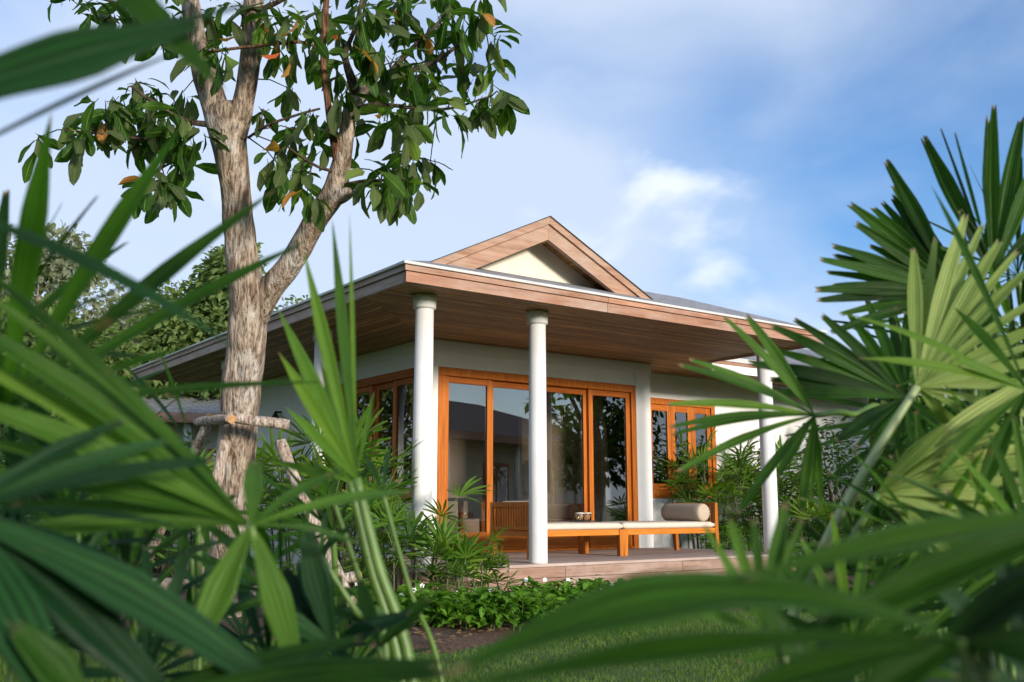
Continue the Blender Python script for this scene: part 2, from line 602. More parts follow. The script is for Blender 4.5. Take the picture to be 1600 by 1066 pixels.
# one sheet to the horizon, finely divided near the camera for the soft unevenness of a lawn
xs = [-900, -200, -60, -25] + [-12 + 1.0 * i for i in range(25)] + [25, 60, 200, 900]
ys = [-900, -200, -60, -25] + [-14 + 1.0 * i for i in range(25)] + [25, 60, 200, 900]
for y in ys:
    for x in xs:
        g.v.append((x, y, GZ + (.02 * mnoise.noise(Vector((x * .5, y * .5, 0))) if abs(x) < 13 and abs(y) < 13 else 0)))
nx = len(xs)
for j in range(len(ys) - 1):
    for i in range(nx - 1):
        g.f.append((j * nx + i, j * nx + i + 1, (j + 1) * nx + i + 1, (j + 1) * nx + i))
tag(g.build('ground', M['lawn'], None, True), kind='structure')

def bed_front(x):
    """where the lawn ends and the bed begins"""
    f = -2.1 + .5 * min(0, x) + .05 * math.sin(x * 2.3)
    if x < -1.5:
        f += (-1.5 - x) * 2.6
    return min(f, 1.6)


# planting bed along the deck: a low mound of soil
bed = MB()
bx = [-3.1 + .12 * i for i in range(150)]
for i, x in enumerate(bx):
    front = bed_front(x)
    for k, (yy, zz) in enumerate(((front, .003), (front + .12, .05), (front + .5, .07), (front + 1.1, .07), (max(1.2 if x > -1 else 3.0, front + 1.3), .05))):
        bed.v.append((x, yy, GZ + zz + (.02 * mnoise.noise(Vector((x * 5, yy * 5, 3))) if 0 < k else -.02)))
for i in range(len(bx) - 1):
    for k in range(4):
        bed.f.append((i * 5 + k, (i + 1) * 5 + k, (i + 1) * 5 + k + 1, i * 5 + k + 1))
tag(bed.build('flower_bed', M['soil'], None, True), 'strip of dark bare soil between lawn and deck', None, None, 'structure')


# ------------------------------------------------------------------ the villa
H, ZB, ZT = 2.76, 2.733, 2.93
O = .53
YD, XW, XE, YW = 2.266, 1.39, 5.354, 2.95      # door wall, left wall, pier end, window wall
XR, YL = 5.89, 8.75
villa = empty('villa', (3.0, 4.0, GZ), 'white villa with timber fascia, gable and orange framed glass doors', 'house')

# walls (pieces round the openings)
w = MB()
w.box(XW, 1.58, YD, YD + .2, GZ, H)
w.box(1.58, 5.10, YD, YD + .2, 2.41, H)
w.box(5.10, XE, YD, YD + .25, GZ, H)
w.box(1.58, 5.10, YD, YD + .2, GZ, -.005)
w.build('front_wall', M['white'], villa)
c = MB()
c.box(XW - .03, XE + .035, YD - .035, YD - .002, 2.60, H - .002)
c.box(5.075, XE + .02, YD - .022, YD - .002, -.0, 2.60)
c.build('wall_beam', M['white'], villa, bevel=.006)
w = MB()
w.box(XW, XW + .2, YD + .2, 2.45, GZ, H)
w.box(XW, XW + .2, 2.45, 5.0, 2.41, H)
w.box(XW, XW + .2, 2.45, 5.0, GZ, .72)
w.box(XW, XW + .2, 5.0, YL - .6, GZ, H)
w.build('side_wall', M['white'], villa)
boxo('wall_beam', M['white'], villa, XW - .035, XW - .002, YD - .035, YL - .6, 2.60, H - .002, .006)
w = MB()
w.box(XE - .2, XE, YD + .25, YW, GZ, H)
w.box(XE - .2, 5.92, YW, YW + .2, GZ, H)
w.box(5.92, 7.55, YW, YW + .2, 2.355, H)
w.box(5.92, 7.55, YW, YW + .2, GZ, .74)
w.box(7.55, 12.0, YW, YW + .2, GZ, H)
w.build('window_wall', M['white'], villa)


def front_doors():
    fr = MB()
    fr.box(1.58, 5.10, YD - .012, YD + .16, 2.30, 2.41)
    fr.box(1.58, 1.69, YD - .012, YD + .16, 0, 2.298)
    fr.box(4.99, 5.10, YD - .012, YD + .16, 0, 2.298)
    fr.box(1.69, 4.99, YD + .0, YD + .16, .0, .03)
    d = fr.build('sliding_door', M['door_z'], villa, bevel=.004)
    for i, (x0, x1) in enumerate(((1.69, 2.46), (2.44, 3.33), (3.31, 4.20), (4.18, 4.99))):
        y = YD + (.03 if i in (0, 3) else .085)
        st = .078
        MB().box(x0, x0 + st, y, y + .05, .032, 2.298).build('door_stile', M['door_z'], d, bevel=.004)
        MB().box(x1 - st, x1, y, y + .05, .032, 2.298).build('door_stile', M['door_z'], d, bevel=.004)
        MB().box(x0 + st, x1 - st, y + .002, y + .048, 2.215, 2.297).build('door_rail', M['door_x'], d, bevel=.004)
        MB().box(x0 + st, x1 - st, y + .002, y + .048, .033, .27).build('door_rail', M['door_x'], d, bevel=.004)
        boxo('pane', M['glass'], d, x0 + st - .01, x1 - st + .01, y + .022, y + .028, .26, 2.225)
    return d


front_doors()


def side_windows():
    fr = MB()
    fr.box(XW - .012, XW + .16, 2.45, 5.0, 2.30, 2.41)
    fr.box(XW - .012, XW + .16, 2.45, 2.56, .74, 2.298)
    fr.box(XW - .012, XW + .16, 4.89, 5.0, .74, 2.298)
    fr.box(XW - .03, XW + .16, 2.45, 5.0, .66, .738)
    d = fr.build('window', M['door_y'], villa, bevel=.004)
    ys_ = [2.56, 3.17, 3.77, 4.35, 4.89]
    for i in range(4):
        y0, y1 = ys_[i], ys_[i + 1]
        x = XW + (.03 if i % 2 == 0 else .085)
        MB().box(x, x + .05, y0, y0 + .09, .74, 2.297).build('sash_stile', M['door_z'], d, bevel=.004)
        MB().box(x, x + .05, y1 - .09, y1, .74, 2.297).build('sash_stile', M['door_z'], d, bevel=.004)
        MB().box(x + .002, x + .048, y0 + .09, y1 - .09, 2.22, 2.296).build('sash_rail', M['door_y'], d, bevel=.004)
        MB().box(x + .002, x + .048, y0 + .09, y1 - .09, .741, .85).build('sash_rail', M['door_y'], d, bevel=.004)
        boxo('pane', M['glass'], d, x + .022, x + .028, y0 + .08, y1 - .08, .84, 2.23)


side_windows()


def right_window():
    fr = MB()
    fr.box(5.92, 7.55, YW - .03, YW + .15, 2.255, 2.355)
    fr.box(5.92, 7.55, YW - .03, YW + .15, .74, .86)
    fr.box(5.92, 6.0, YW - .03, YW + .15, .862, 2.253)
    fr.box(7.46, 7.55, YW - .03, YW + .15, .862, 2.253)
    d = fr.build('window', M['door_z'], villa, bevel=.004)
    xs_ = [6.0, 6.52, 7.0, 7.46]
    for i in range(3):
        x0, x1 = xs_[i] + .004, xs_[i + 1] - .004
        MB().box(x0, x0 + .085, YW, YW + .05, .864, 2.251).build('sash_stile', M['door_z'], d, bevel=.004)
        MB().box(x1 - .085, x1, YW, YW + .05, .864, 2.251).build('sash_stile', M['door_z'], d, bevel=.004)
        MB().box(x0 + .085, x1 - .085, YW + .002, YW + .048, 2.15, 2.25).build('sash_rail', M['door_x'], d, bevel=.004)
        MB().box(x0 + .085, x1 - .085, YW + .002, YW + .048, .865, .97).build('sash_rail', M['door_x'], d, bevel=.004)
        boxo('pane', M['glass_w'], d, x0 + .075, x1 - .075, YW + .022, YW + .028, .96, 2.16)


right_window()

# columns
for i, (x, y) in enumerate(((0, 0), (1.468, 0), (5.318, 0), (0, 2.42), (0, 5.6))):
    zb = 0.0 if y == 0 else GZ
    cl = MB().lathe((x, y, zb), [(.101, 0), (.101, .02), (.1, .8), (.094, H - zb - .15)], 32).build('column', M['column'], villa, True)
    for p in cl.data.polygons:
        if len(p.vertices) > 4:
            p.use_smooth = False
    cp = MB().lathe((x, y, H - .155), [(.098, 0), (.118, .012), (.122, .13), (.118, .153)], 32).build('capital', M['capital'], cl, True)
    for p in cp.data.polygons:
        if len(p.vertices) > 4 or abs(p.normal.z) > .5:
            p.use_smooth = False
boxo('pier', M['stone'], villa, 5.14, 5.50, -.12, .17, GZ, -.002, .01)

# soffit boards: along X on the porch, along Y on the left, mitred at 45 degrees from the wall corner
sof = empty_part = None
sf = MB().prism([(-O + .05, -O + .05, H + .03), (XR - .05, -O + .05, H + .03), (XR - .05, YW, H + .03), (XW, YW, H + .03), (XW, YL - .05, H + .03), (-O + .05, YL - .05, H + .03)], (0, 0, .02))
soffit = sf.build('soffit', M['soffit_x'], villa)
BW, GAP = .092, .014
y = -O + .05
while y < YW - .01:
    y1 = min(y + BW, YW)
    xl = max(-O + .05, y - .876) if y < YD else XW      # mitre line: x = y - .876
    xl1 = max(-O + .05, y1 - .876) if y1 < YD else xl
    xr = XR - .05 if y < 1.55 else 12.0
    if y >= YD:
        xl = xl1 = XE
    if y + BW < YD or y >= YD:
        MB().prism([(xl + .003, y + GAP / 2, H), (xr, y + GAP / 2, H), (xr, y1 - GAP / 2, H), (xl1 + .003, y1 - GAP / 2, H)], (0, 0, .018)).build('board', M['soffit_x'], soffit)
    else:
        MB().prism([(xl + .003, y + GAP / 2, H), (xr, y + GAP / 2, H), (xr, y1 - GAP / 2, H), (max(xl1, xl) + .003, y1 - GAP / 2, H)], (0, 0, .018)).build('board', M['soffit_x'], soffit)
    y += BW
x = -O + .05
while x < XW - .01:
    x1 = min(x + BW, XW)
    MB().prism([(x + GAP / 2, x + .876 + .003, H), (x1 - GAP / 2, x1 + .876 + .003, H), (x1 - GAP / 2, YL - .05, H), (x + GAP / 2, YL - .05, H)], (0, 0, .018)).build('board', M['soffit_y'], soffit)
    x += BW

# fascia and gutter: two stepped boards and a pale drip edge on top
for nm, z0, z1, dx in (('fascia_board', ZB, 2.838, 0.0), ('fascia_board', 2.842, 2.898, .022)):
    # front boards in three lengths with open joints
    cuts = [-O - dx, 2.05, 4.15, XR + dx]
    for i in range(3):
        boxo(nm, M['fascia_x'], villa, cuts[i] + (.0 if i == 0 else .002), cuts[i + 1] - (.002 if i < 2 else 0), -O - dx, -O + .045, z0, z1, .003)
    cuts = [-O + .047, 3.1, 6.2, YL]
    for i in range(3):
        boxo(nm, M['fascia_y'], villa, -O - dx + .001, -O + .045, cuts[i] + .001, cuts[i + 1] - .001, z0, z1, .003)
    boxo(nm, M['fascia_y'], villa, XR - .045, XR + dx - .001, -O + .047, 1.56, z0, z1, .003)
gt = MB()
gt.box(-O - .05, XR + .05, -O - .05, -O + .1, 2.900, ZT)
gt.build('drip_edge', M['gutter'], villa, bevel=.004)
boxo('drip_edge', M['gutter'], villa, -O - .05, -O + .1, -O + .102, YL, 2.900, ZT - .002, .004)
boxo('drip_edge', M['gutter'], villa, XR - .1, XR + .05, -O + .102, 1.5, 2.900, ZT - .002, .004)

# main roof: steep skirt, then a shallow upper tier
K = .36
YR = 2.05
zr = ZT + K * (YR + O) - .02
rf = MB()
a0, a1 = (-O - .02, -O - .02, ZT + .004), (XR + .03, -O - .02, ZT + .004)
b0, b1 = (-O + (YR + O), YR, zr), (XR + .03, YR, zr)
rf.poly([a0, a1, b1, b0])
rf.poly([(-O - .02, YL, ZT + .004), a0, b0, (-O + (YR + O), YL, zr)])
rf.poly([b0, b1, (XR + .03, 5.0, zr + .35), (4.5, 5.0, zr + .35)])
rf.poly([(-O + (YR + O), YL, zr), b0, (4.5, 5.0, zr + .35), (4.5, YL, zr + .35)])
rf.poly([a1, (XR + .03, YL, ZT + .004), (XR + .03, 5.0, zr + .35), b1])
rf.poly([(XR + .03, 5.0, zr + .35), (XR + .03, YL, ZT), (4.5, YL, zr + .35), (4.5, 5.0, zr + .35)])
roof = rf.build('roof', M['shingle'], villa)
# right wing roof behind
rw = MB()
rw.poly([(XR + .031, 1.5, ZT - .1), (13.0, 1.5, ZT - .1), (13.0, 4.2, 3.86), (XR + .031, 4.2, 3.86)])
rw.poly([(XR + .031, 4.2, 3.86), (13.0, 4.2, 3.86), (13.0, 8.0, 3.2), (XR + .031, 8.0, 3.2)])
rw.build('roof', M['shingle'], villa)
boxo('wing_fascia', M['gutter'], villa, XR + .06, 13.0, 1.46, 1.50, 2.79, 2.86)
boxo('wing_fascia', M['fascia_x'], villa, XR + .06, 13.0, 1.48, 1.53, 2.745, 2.786)
boxo('wing_fascia', M['white'], villa, XR + .06, 13.0, 1.50, 1.55, 2.62, 2.742)

# gable dormer
GX, GYF, GYP = 1.63, 0.0, .36
AZ, SL = 3.883, .487
gable = MB().poly([(GX - 1.6, GYF + .05, AZ - .03 - 1.6 * SL), (GX, GYF + .05, AZ - .03), (GX, 4.2, AZ - .03), (GX - 1.6, 4.2, AZ - .03 - 1.6 * SL)]).poly(
    [(GX, GYF + .05, AZ - .03), (GX + 1.6, GYF + .05, AZ - .03 - 1.6 * SL), (GX + 1.6, 4.2, AZ - .03 - 1.6 * SL), (GX, 4.2, AZ - .03)]).build('gable', M['shingle'], villa)
for s in (-1, 1):
    def q(dx, z):
        return (GX + s * dx, 0, AZ - dx * SL - z)
    L = 1.78

    def rake(z0, z1, y0, y1, nm):
        pts = [Vector(q(0, z0)), Vector(q(L, z0)), Vector(q(L, z1)), Vector(q(0, z1))]
        for p in pts:
            p.y = y0
        if s < 0:
            pts = pts[::-1]
        MB().prism(pts[::-1], (0, y1 - y0, 0)).build(nm, M['rake'], gable, bevel=.003)
    rake(.0, .085, GYF - .035, GYF + .06, 'rake_board')
    rake(.088, .265, GYF - .005, GYF + .055, 'rake_board')
    pts = [Vector(q(0, -.012)), Vector(q(L + .02, -.012)), Vector(q(L + .02, -.001)), Vector(q(0, -.001))]
    for p in pts:
        p.y = GYF - .05
    MB().prism(pts if s > 0 else pts[::-1], (0, .2, 0)).build('roof_edge', M['dark'], gable)
    # soffit boards under the overhang, running along Y... set side by side down the slope
    n = 18
    for k in range(n):
        d0, d1 = L * k / n + .003, L * (k + 1) / n - .001
        pts = [(GX + s * d0, GYF + .056, AZ - d0 * SL - .115), (GX + s * d1, GYF + .056, AZ - d1 * SL - .115), (GX + s * d1, GYP + .02, AZ - d1 * SL - .115), (GX + s * d0, GYP + .02, AZ - d0 * SL - .115)]
        if s < 0:
            pts = pts[::-1]
        MB().prism(pts, (0, 0, .015)).build('board', M['soffit_y'], gable)
MB().prism([(GX - 1.3, GYP, 3.883 - .115 - 1.3 * SL), (GX + 1.3, GYP, 3.883 - .115 - 1.3 * SL), (GX, GYP, 3.883 - .115)], (0, .12, 0)).build('gable_wall', M['cream'], gable)

# wall lamp on the side wall
lp = MB()
lp.lathe((XW - .10, 6.9, 1.93), [(.03, 0), (.075, .02), (.085, .10), (.03, .2), (.012, .24)], 12)
lp.box(XW - .10, XW - .002, 6.885, 6.915, 2.14, 2.17)
lp.build('wall_lamp', M['dark'], villa)

# ---- room behind the glass
rm = MB()
rm.box(XW + .2, XE, 5.3, 5.4, 0, 2.7)
rm.box(XE - .2, XE - .02, YW + .2, 6.2, 0, 2.7)
rm.box(4.05, XE - .2, 3.75, 3.85, 0, 2.7)
rm.build('room_wall', M['room'], villa)
boxo('room_ceiling', M['white'], villa, XW + .2, XE - .02, YD + .2, 6.3, 2.70, 2.74)
boxo('room_floor', M['room_floor'], villa, XW + .2, XE - .02, YD + .2, 6.3, -.05, -.004)
boxo('room_wall', M['room'], villa, XE + .02, 9.5, 5.6, 5.7, 0, 2.74)
boxo('room_floor', M['room_floor'], villa, XE + .02, 9.5, YW + .2, 5.6, -.05, -.004)
boxo('switch_panel', M['dark'], villa, 4.93, 5.05, 3.735, 3.749, 1.28, 1.40)

# ------------------------------------------------------------------ deck
deck = boxo('deck', M['dark'], None, -.28, 5.62, -.06, YD - .002, GZ - .02, -.13)
tag(deck, 'weathered grey brown timber deck in front of the glass doors', 'deck')
yy, k = -.13, 0
while yy < YD - .02:
    y1 = min(yy + .138, YD - .004)
    xr_ = 5.60
    boxo('plank', M['deck_x'], deck, -.30, 2.6 + .6 * (k % 3 - 1) - .002, yy, y1, -.032, 0, .003)
    boxo('plank', M['deck_x'], deck, 2.6 + .6 * (k % 3 - 1) + .002, xr_, yy, y1, -.032, 0, .003)
    yy += .143
    k += 1
for z0, z1, cuts in ((-.145, -.034, (-.3, .45, 1.72, 3.5, 5.6)), (-.255, -.149, (-.3, .25, 1.71, 3.2, 5.6))):
    for i in range(len(cuts) - 1):
        boxo('edge_board', M['deck_edge'], deck, cuts[i] + .002, cuts[i + 1] - .002, -.155 + .008 * (z0 > -.2) * 0, -.118, z0, z1, .003)
    boxo('edge_board', M['deck_edge'], deck, -.33, -.302, -.155, YD - .05, z0, z1, .003)


# ------------------------------------------------------------------ daybeds
def bar(mb, p, q, w0, w1, ax):
    """tapered square bar from p to q"""
    p, q = Vector(p), Vector(q)
    i = len(mb.v)
    for c_, h in ((p, w0 / 2), (q, w1 / 2)):
        mb.v += [(c_.x - h, c_.y - h, c_.z), (c_.x + h, c_.y - h, c_.z), (c_.x + h, c_.y + h, c_.z), (c_.x - h, c_.y + h, c_.z)]
    mb.f += [tuple(i + k for k in f) for f in ((3, 2, 1, 0), (4, 5, 6, 7), (0, 1, 5, 4), (1, 2, 6, 5), (2, 3, 7, 6), (3, 0, 4, 7))]
    return mb


def daybed(x0, x1, panel, label, splay):
    y0, y1 = .62, 1.43
    d = empty('daybed', ((x0 + x1) / 2, (y0 + y1) / 2, 0), label, 'daybed')
    f = MB()
    f.box(x0 + .03, x1 - .03, y0 + .01, y0 + .045, .255, .325)
    f.box(x0 + .03, x1 - .03, y1 - .045, y1 - .01, .255, .325)
    f.box(x0 + .03, x0 + .065, y0 + .046, y1 - .046, .257, .323)
    f.box(x1 - .065, x1 - .03, y0 + .046, y1 - .046, .257, .323)
    f.build('frame', M['bed_x'], d, bevel=.004)
    for i in range(9):
        xx = x0 + .1 + (x1 - x0 - .27) * i / 8
        boxo('seat_slat', M['bed_x'], d, xx, xx + .07, y0 + .047, y1 - .047, .30, .321)
    for yl in (y0 + .03, y1 - .03):
        for xe, end in ((x0 + .03, 'lo'), (x1 - .03, 'hi')):
            lg = MB()
            if end == panel:
                s = -1 if panel == 'lo' else 1
                bar(lg, (xe + s * splay, yl, 0), (xe, yl, .28), .05, .062, 2)
                bar(lg, (xe, yl, .2801), (xe + s * .012, yl, .655), .06, .045, 2)
            else:
                bar(lg, (xe, yl, 0), (xe, yl, .325), .058, .075, 2)
            lg.build('leg', M['bed_z'], d, bevel=.004)
    xp = x0 + .02 if panel == 'lo' else x1 - .02
    ep = boxo('end_panel', M['bed_z'], d, xp - .02, xp + .02, y0 + .058, y1 - .058, .595, .655, .005)
    boxo('lower_rail', M['bed_z'], ep, xp - .015, xp + .015, y0 + .06, y1 - .06, .33, .37)
    n = 13
    for i in range(n):
        yy_ = y0 + .075 + (y1 - y0 - .15) * (i + .5) / n
        boxo('slat', M['bed_z'], ep, xp - .009, xp + .009, yy_ - .0115, yy_ + .0115, .3705, .5945)
    return d


daybed(1.83, 3.28, 'lo', 'orange wood daybed with slatted end panel beside the middle column', .02)
daybed(3.29, 5.00, 'hi', 'orange wood daybed carrying the taupe bolster at its end', .02)


def cushion(name, x0, x1, y0, y1, z0, z1, mat, label, cat, nx_=16, ny_=10, puff_=.012, r=.03):
    mb = MB()
    # rounded slab from a superellipse section swept over a grid
    import itertools
    top, bot = {}, {}
    for j in range(ny_ + 1):
        for i in range(nx_ + 1):
            u, v = i / nx_, j / ny_
            eu, ev = min(u, 1 - u) * (x1 - x0), min(v, 1 - v) * (y1 - y0)
            fu = math.sqrt(max(0, 1 - (1 - min(1, eu / r)) ** 2))
            fv = math.sqrt(max(0, 1 - (1 - min(1, ev / r)) ** 2))
            zc, hh = (z0 + z1) / 2, (z1 - z0) / 2
            hgt = hh * (.45 + .55 * fu * fv) + puff_ * math.sin(math.pi * u) * math.sin(math.pi * v) + .004 * mnoise.noise(Vector((u * 5, v * 4, x0)))
            X, Y = x0 + u * (x1 - x0), y0 + v * (y1 - y0)
            top[i, j] = len(mb.v)
            mb.v.append((X, Y, zc + hgt))
            bot[i, j] = len(mb.v)
            mb.v.append((X, Y, zc - hh * (.45 + .55 * fu * fv)))
    for j in range(ny_):
        for i in range(nx_):
            mb.f.append((top[i, j], top[i + 1, j], top[i + 1, j + 1], top[i, j + 1]))
            mb.f.append((bot[i, j + 1], bot[i + 1, j + 1], bot[i + 1, j], bot[i, j]))
    for i in range(nx_):
        mb.f.append((bot[i, 0], bot[i + 1, 0], top[i + 1, 0], top[i, 0]))
        mb.f.append((top[i, ny_], top[i + 1, ny_], bot[i + 1, ny_], bot[i, ny_]))
    for j in range(ny_):
        mb.f.append((top[0, j], top[0, j + 1], bot[0, j + 1], bot[0, j]))
        mb.f.append((bot[nx_, j], bot[nx_, j + 1], top[nx_, j + 1], top[nx_, j]))
    return tag(mb.build(name, mat, None, True), label, cat)


cushion('seat_cushion', 1.90, 3.275, .625, 1.42, .3255, .405, M['fabric'], 'flat cream seat cushion on the daybed with the slatted end', 'cushion', 40, 24)
cushion('seat_cushion', 3.285, 4.93, .625, 1.42, .3255, .405, M['fabric'], 'flat cream seat cushion on the daybed under the bolster', 'cushion', 40, 24)
b = MB().lathe((4.78, .66, .525), [(.085, 0), (.108, .008), (.118, .03), (.12, .10), (.121, .38), (.12, .62), (.118, .69), (.108, .71), (.085, .718)], 28, 1)
bo = b.build('bolster', M['bolster'], None, True)
for p in bo.data.polygons:
    if len(p.vertices) > 4:
        p.use_smooth = False
tag(bo, 'taupe cylindrical bolster pillow lying on the daybed', 'pillow')
# upright back cushion leaning on the slatted panel
pc = cushion('back_cushion', 0, .25, .64, 1.38, 0, .13, M['fabric'], 'cream back cushion leaning against the slatted end panel', 'cushion', 16, 16, .03, .1)
pc.rotation_euler = (0, R_(-82), 0)
pc.location = (2.035, 0, .41)

tray = MB().lathe((0, 0, 0), [(.13, 0), (.135, .004), (.14, .012), (.13, .013)], 24)
for i, v in enumerate(tray.v):
    tray.v[i] = (v[0] * 1.35 + 2.93, v[1] + .98, v[2] + .4175)
tag(tray.build('tray', M['slate'], None), 'dark slate tray holding two jars on the daybed cushion', 'tray')
for i, (jx, jy, lb) in enumerate(((2.865, .965, 'round glass cookie jar nearer the middle column on the tray'), (3.0, .99, 'round glass cookie jar nearer the bolster on the tray'))):
    j = empty('cookie_jar', (jx, jy, .431), lb, 'jar')
    MB().lathe((jx, jy, .431), [(.052, 0), (.06, .01), (.06, .075), (.055, .082)], 20).build('jar_body', M['jarglass'], j, True)
    ck = MB()
    for n_ in range(9):
        a = n_ * 2.4
        rr_ = .0 if n_ % 3 == 0 else .028
        cz = .441 + .0075 * n_
        ck.lathe((jx + rr_ * math.cos(a), jy + rr_ * math.sin(a), cz), [(.012, 0), (.02, .004), (.02, .011), (.012, .015)], 10)
    ck.build('cookies', M['cookie'], j, True)
    MB().lathe((jx, jy, .5132), [(.056, 0), (.06, .004), (.06, .012), (.03, .018)], 20).build('lid', M['lid'], j, True)

# room furniture seen through the glass
tb = empty('dining_table', (2.35, 3.1, 0), 'dark topped table with orange legs behind the first glass door', 'table')
boxo('table_top', M['dark'], tb, 1.75, 2.75, 2.75, 3.45, .68, .72, .005)
for x_ in (1.83, 2.67):
    for y_ in (2.83, 3.37):
        bar(MB(), (x_, y_, 0), (x_, y_, .68), .045, .06, 2).build('leg', M['bed_z'], tb)
sf_ = empty('sofa', (3.1, 4.6, 0), 'low pale sofa inside the room behind the doors', 'sofa')
boxo('seat', M['fabric'], sf_, 2.3, 3.9, 4.2, 5.0, .1, .42, .04)
boxo('backrest', M['fabric'], sf_, 2.3, 3.9, 5.0, 5.2, .1, .8, .04)
for x_ in (2.36, 3.84):
    for y_ in (4.26, 5.1):
        boxo('leg', M['bed_z'], sf_, x_ - .02, x_ + .02, y_ - .02, y_ + .02, -.003, .1)
p_ = cushion('throw_pillow', 2.55, 3.0, 0, .40, 0, .14, M['fabric'], 'pale throw pillow on the sofa inside the room', 'pillow', 14, 14, .03, .12)
p_.rotation_euler = (R_(70), 0, 0)
p_.location = (.55, 4.93, .43)
lm = empty('floor_lamp', (4.12, 3.4, 0), 'standing lamp with square cream shade behind the third glass door', 'lamp')
boxo('lamp_shade', M['lampshade'], lm, 3.96, 4.28, 3.24, 3.56, .82, 1.30, .01)
MB().lathe((4.12, 3.4, 0), [(.12, 0), (.12, .02), (.015, .03), (.012, .9)], 12).build('stand', M['dark'], lm)

exec_marker = 0
# ------------------------------------------------------------------ foliage builders


def blade(P0, P1, w, nrm, sag=Vector((0, 0, 0)), tip='blunt', seg=12, fold=.22, seed=0):
    """one palm leaflet: ribbed strip from P0 to P1; returns verts, faces, uvs"""
    rg = random.Random(seed)
    P0, P1 = Vector(P0), Vector(P1)
    mid = (P0 + P1) / 2 + Vector(sag) * 2
    V, F, UV = [], [], []
    cs = (-1, -.67, -.33, 0, .33, .67, 1) if seg > 6 else (-1, -.5, 0, .5, 1)
    nc = len(cs)
    wav, wph = rg.uniform(.0, .035), rg.uniform(0, 6.28)
    tw = rg.uniform(-.25, .25)
    for j in range(seg + 1):
        s = j / seg
        p = P0 * (1 - s) ** 2 + mid * (2 * s * (1 - s)) + P1 * s * s
        T = ((mid - P0) * (1 - s) + (P1 - mid) * s).normalized()
        side = T.cross(nrm)
        if side.length < 1e-4:
            side = T.orthogonal()
        side.normalize()
        n2 = side.cross(T).normalized()
        a = tw * s
        side, n2 = side * math.cos(a) + n2 * math.sin(a), n2 * math.cos(a) - side * math.sin(a)
        if s < .5:
            ww = .15 + .85 * (s / .5) ** .85
        elif s < .62:
            ww = 1.0
        elif tip == 'blunt':
            ww = 1 - .58 * ((s - .62) / .38) ** 1.15
        else:
            ww = max(.03, 1 - ((s - .62) / .38) ** 1.25)
        ww *= 1 + .03 * math.sin(s * 19 + seed)
        for c_ in cs:
            h = fold * (abs(c_) ** 1.1) * (1 - .45 * s) + (.0, -.07, .09, -.05)[min(3, int(abs(c_) * 3 + .1))] * (1 if nc > 5 else .5) + wav * c_ * math.sin(s * 16 + wph) * 2
            q = p + side * (c_ * w / 2 * ww) + n2 * (h * w / 2 * ww)
            if j == seg and tip == 'blunt':
                q += T * (w * rg.uniform(-.25, .28))
            V.append(tuple(q))
            UV.append((c_ * .5 + .5, s))
    for j in range(seg):
        for k in range(nc - 1):
            i = j * nc + k
            F.append((i, i + 1, i + nc + 1, i + nc))
    return V, F, UV


def uvmesh(name, V, F, UV, mats, smooth=True, midx=None):
    me = bpy.data.meshes.new(name)
    me.from_pydata(V, [], F)
    uvl = me.uv_layers.new(name='UVMap')
    li = np.empty(len(me.loops), dtype=np.int32)
    me.loops.foreach_get('vertex_index', li)
    uvl.data.foreach_set('uv', np.asarray(UV, dtype=np.float32)[li].ravel())
    for mt in (mats if isinstance(mats, (list, tuple)) else [mats]):
        me.materials.append(mt)
    if midx is not None:
        me.polygons.foreach_set('material_index', midx)
    if smooth:
        me.polygons.foreach_set('use_smooth', [True] * len(me.polygons))
    me.update()
    return me


SEED = [100]
DM = [1.0]


def frond(plant, hub, stem, tips, wpx, mat, pmat, stem_w=11, tip='blunt', sag=.035, face=.55, seg=12, wk=.78, fill=0):
    """fan leaf: a petiole (list of points, hub first) and one leaflet object for each tip (u,v,t[,width px[,sag]])"""
    hub = (hub[0], hub[1], hub[2] * DM[0])
    stem = [(p[0], p[1], p[2] * DM[0]) if isinstance(p, tuple) else p for p in stem]
    tips = [(p[0], p[1], p[2] * DM[0], *p[3:]) for p in tips]
    if fill:
        ang = sorted(tips, key=lambda q: math.atan2(q[1] - hub[1], q[0] - hub[0]))
        for p, q in zip(ang[:-1], ang[1:]):
            a_ = math.atan2(q[1] - hub[1], q[0] - hub[0]) - math.atan2(p[1] - hub[1], p[0] - hub[0])
            if .1 < a_ < .9:
                k_ = 1.0 - .12 * ((len(tips) * 7) % 3) / 2
                tips = tips + [(hub[0] + ((p[0] + q[0]) / 2 - hub[0]) * k_, hub[1] + ((p[1] + q[1]) / 2 - hub[1]) * k_, (p[2] + q[2]) / 2 + .04, (p[3] if len(p) > 3 and p[3] else wpx) * .85)]
    hb = at(*hub)
    toward = (CAM - hb).normalized()
    nrm = (toward * face + Vector((0, 0, 1)) * (1 - face)).normalized()
    pts = [hb] + [at(*p) if isinstance(p, tuple) else p for p in stem]
    r0 = stem_w * hub[2] / FPX / 2
    cv = spline([(*p, r0 * (1 + .18 * i)) for i, p in enumerate(pts)], 8)
    fr = MB().tube([c_[:3] for c_ in cv], [c_[3] for c_ in cv], 8).build('frond', pmat, plant, True)
    for tpx in tips:
        u, v, t = tpx[:3]
        wp = (tpx[3] if len(tpx) > 3 and tpx[3] else wpx) * wk
        sg = tpx[4] if len(tpx) > 4 else sag
        SEED[0] += 1
        rg = random.Random(SEED[0])
        tp = at(u, v, t)
        L = (tp - hb).length
        n2 = (nrm + Vector((rg.uniform(-.25, .25), rg.uniform(-.25, .25), rg.uniform(-.2, .2)))).normalized()
        V, F, UV = blade(hb + (tp - hb) * .012, tp, wp * (hub[2] + t) / 2 / FPX, n2, Vector((0, 0, 1)) * (L * sg), tip, seg, .38, SEED[0])
        o = bpy.data.objects.new('leaflet', uvmesh('leaflet', V, F, UV, mat))
        link(o, fr)
    return fr


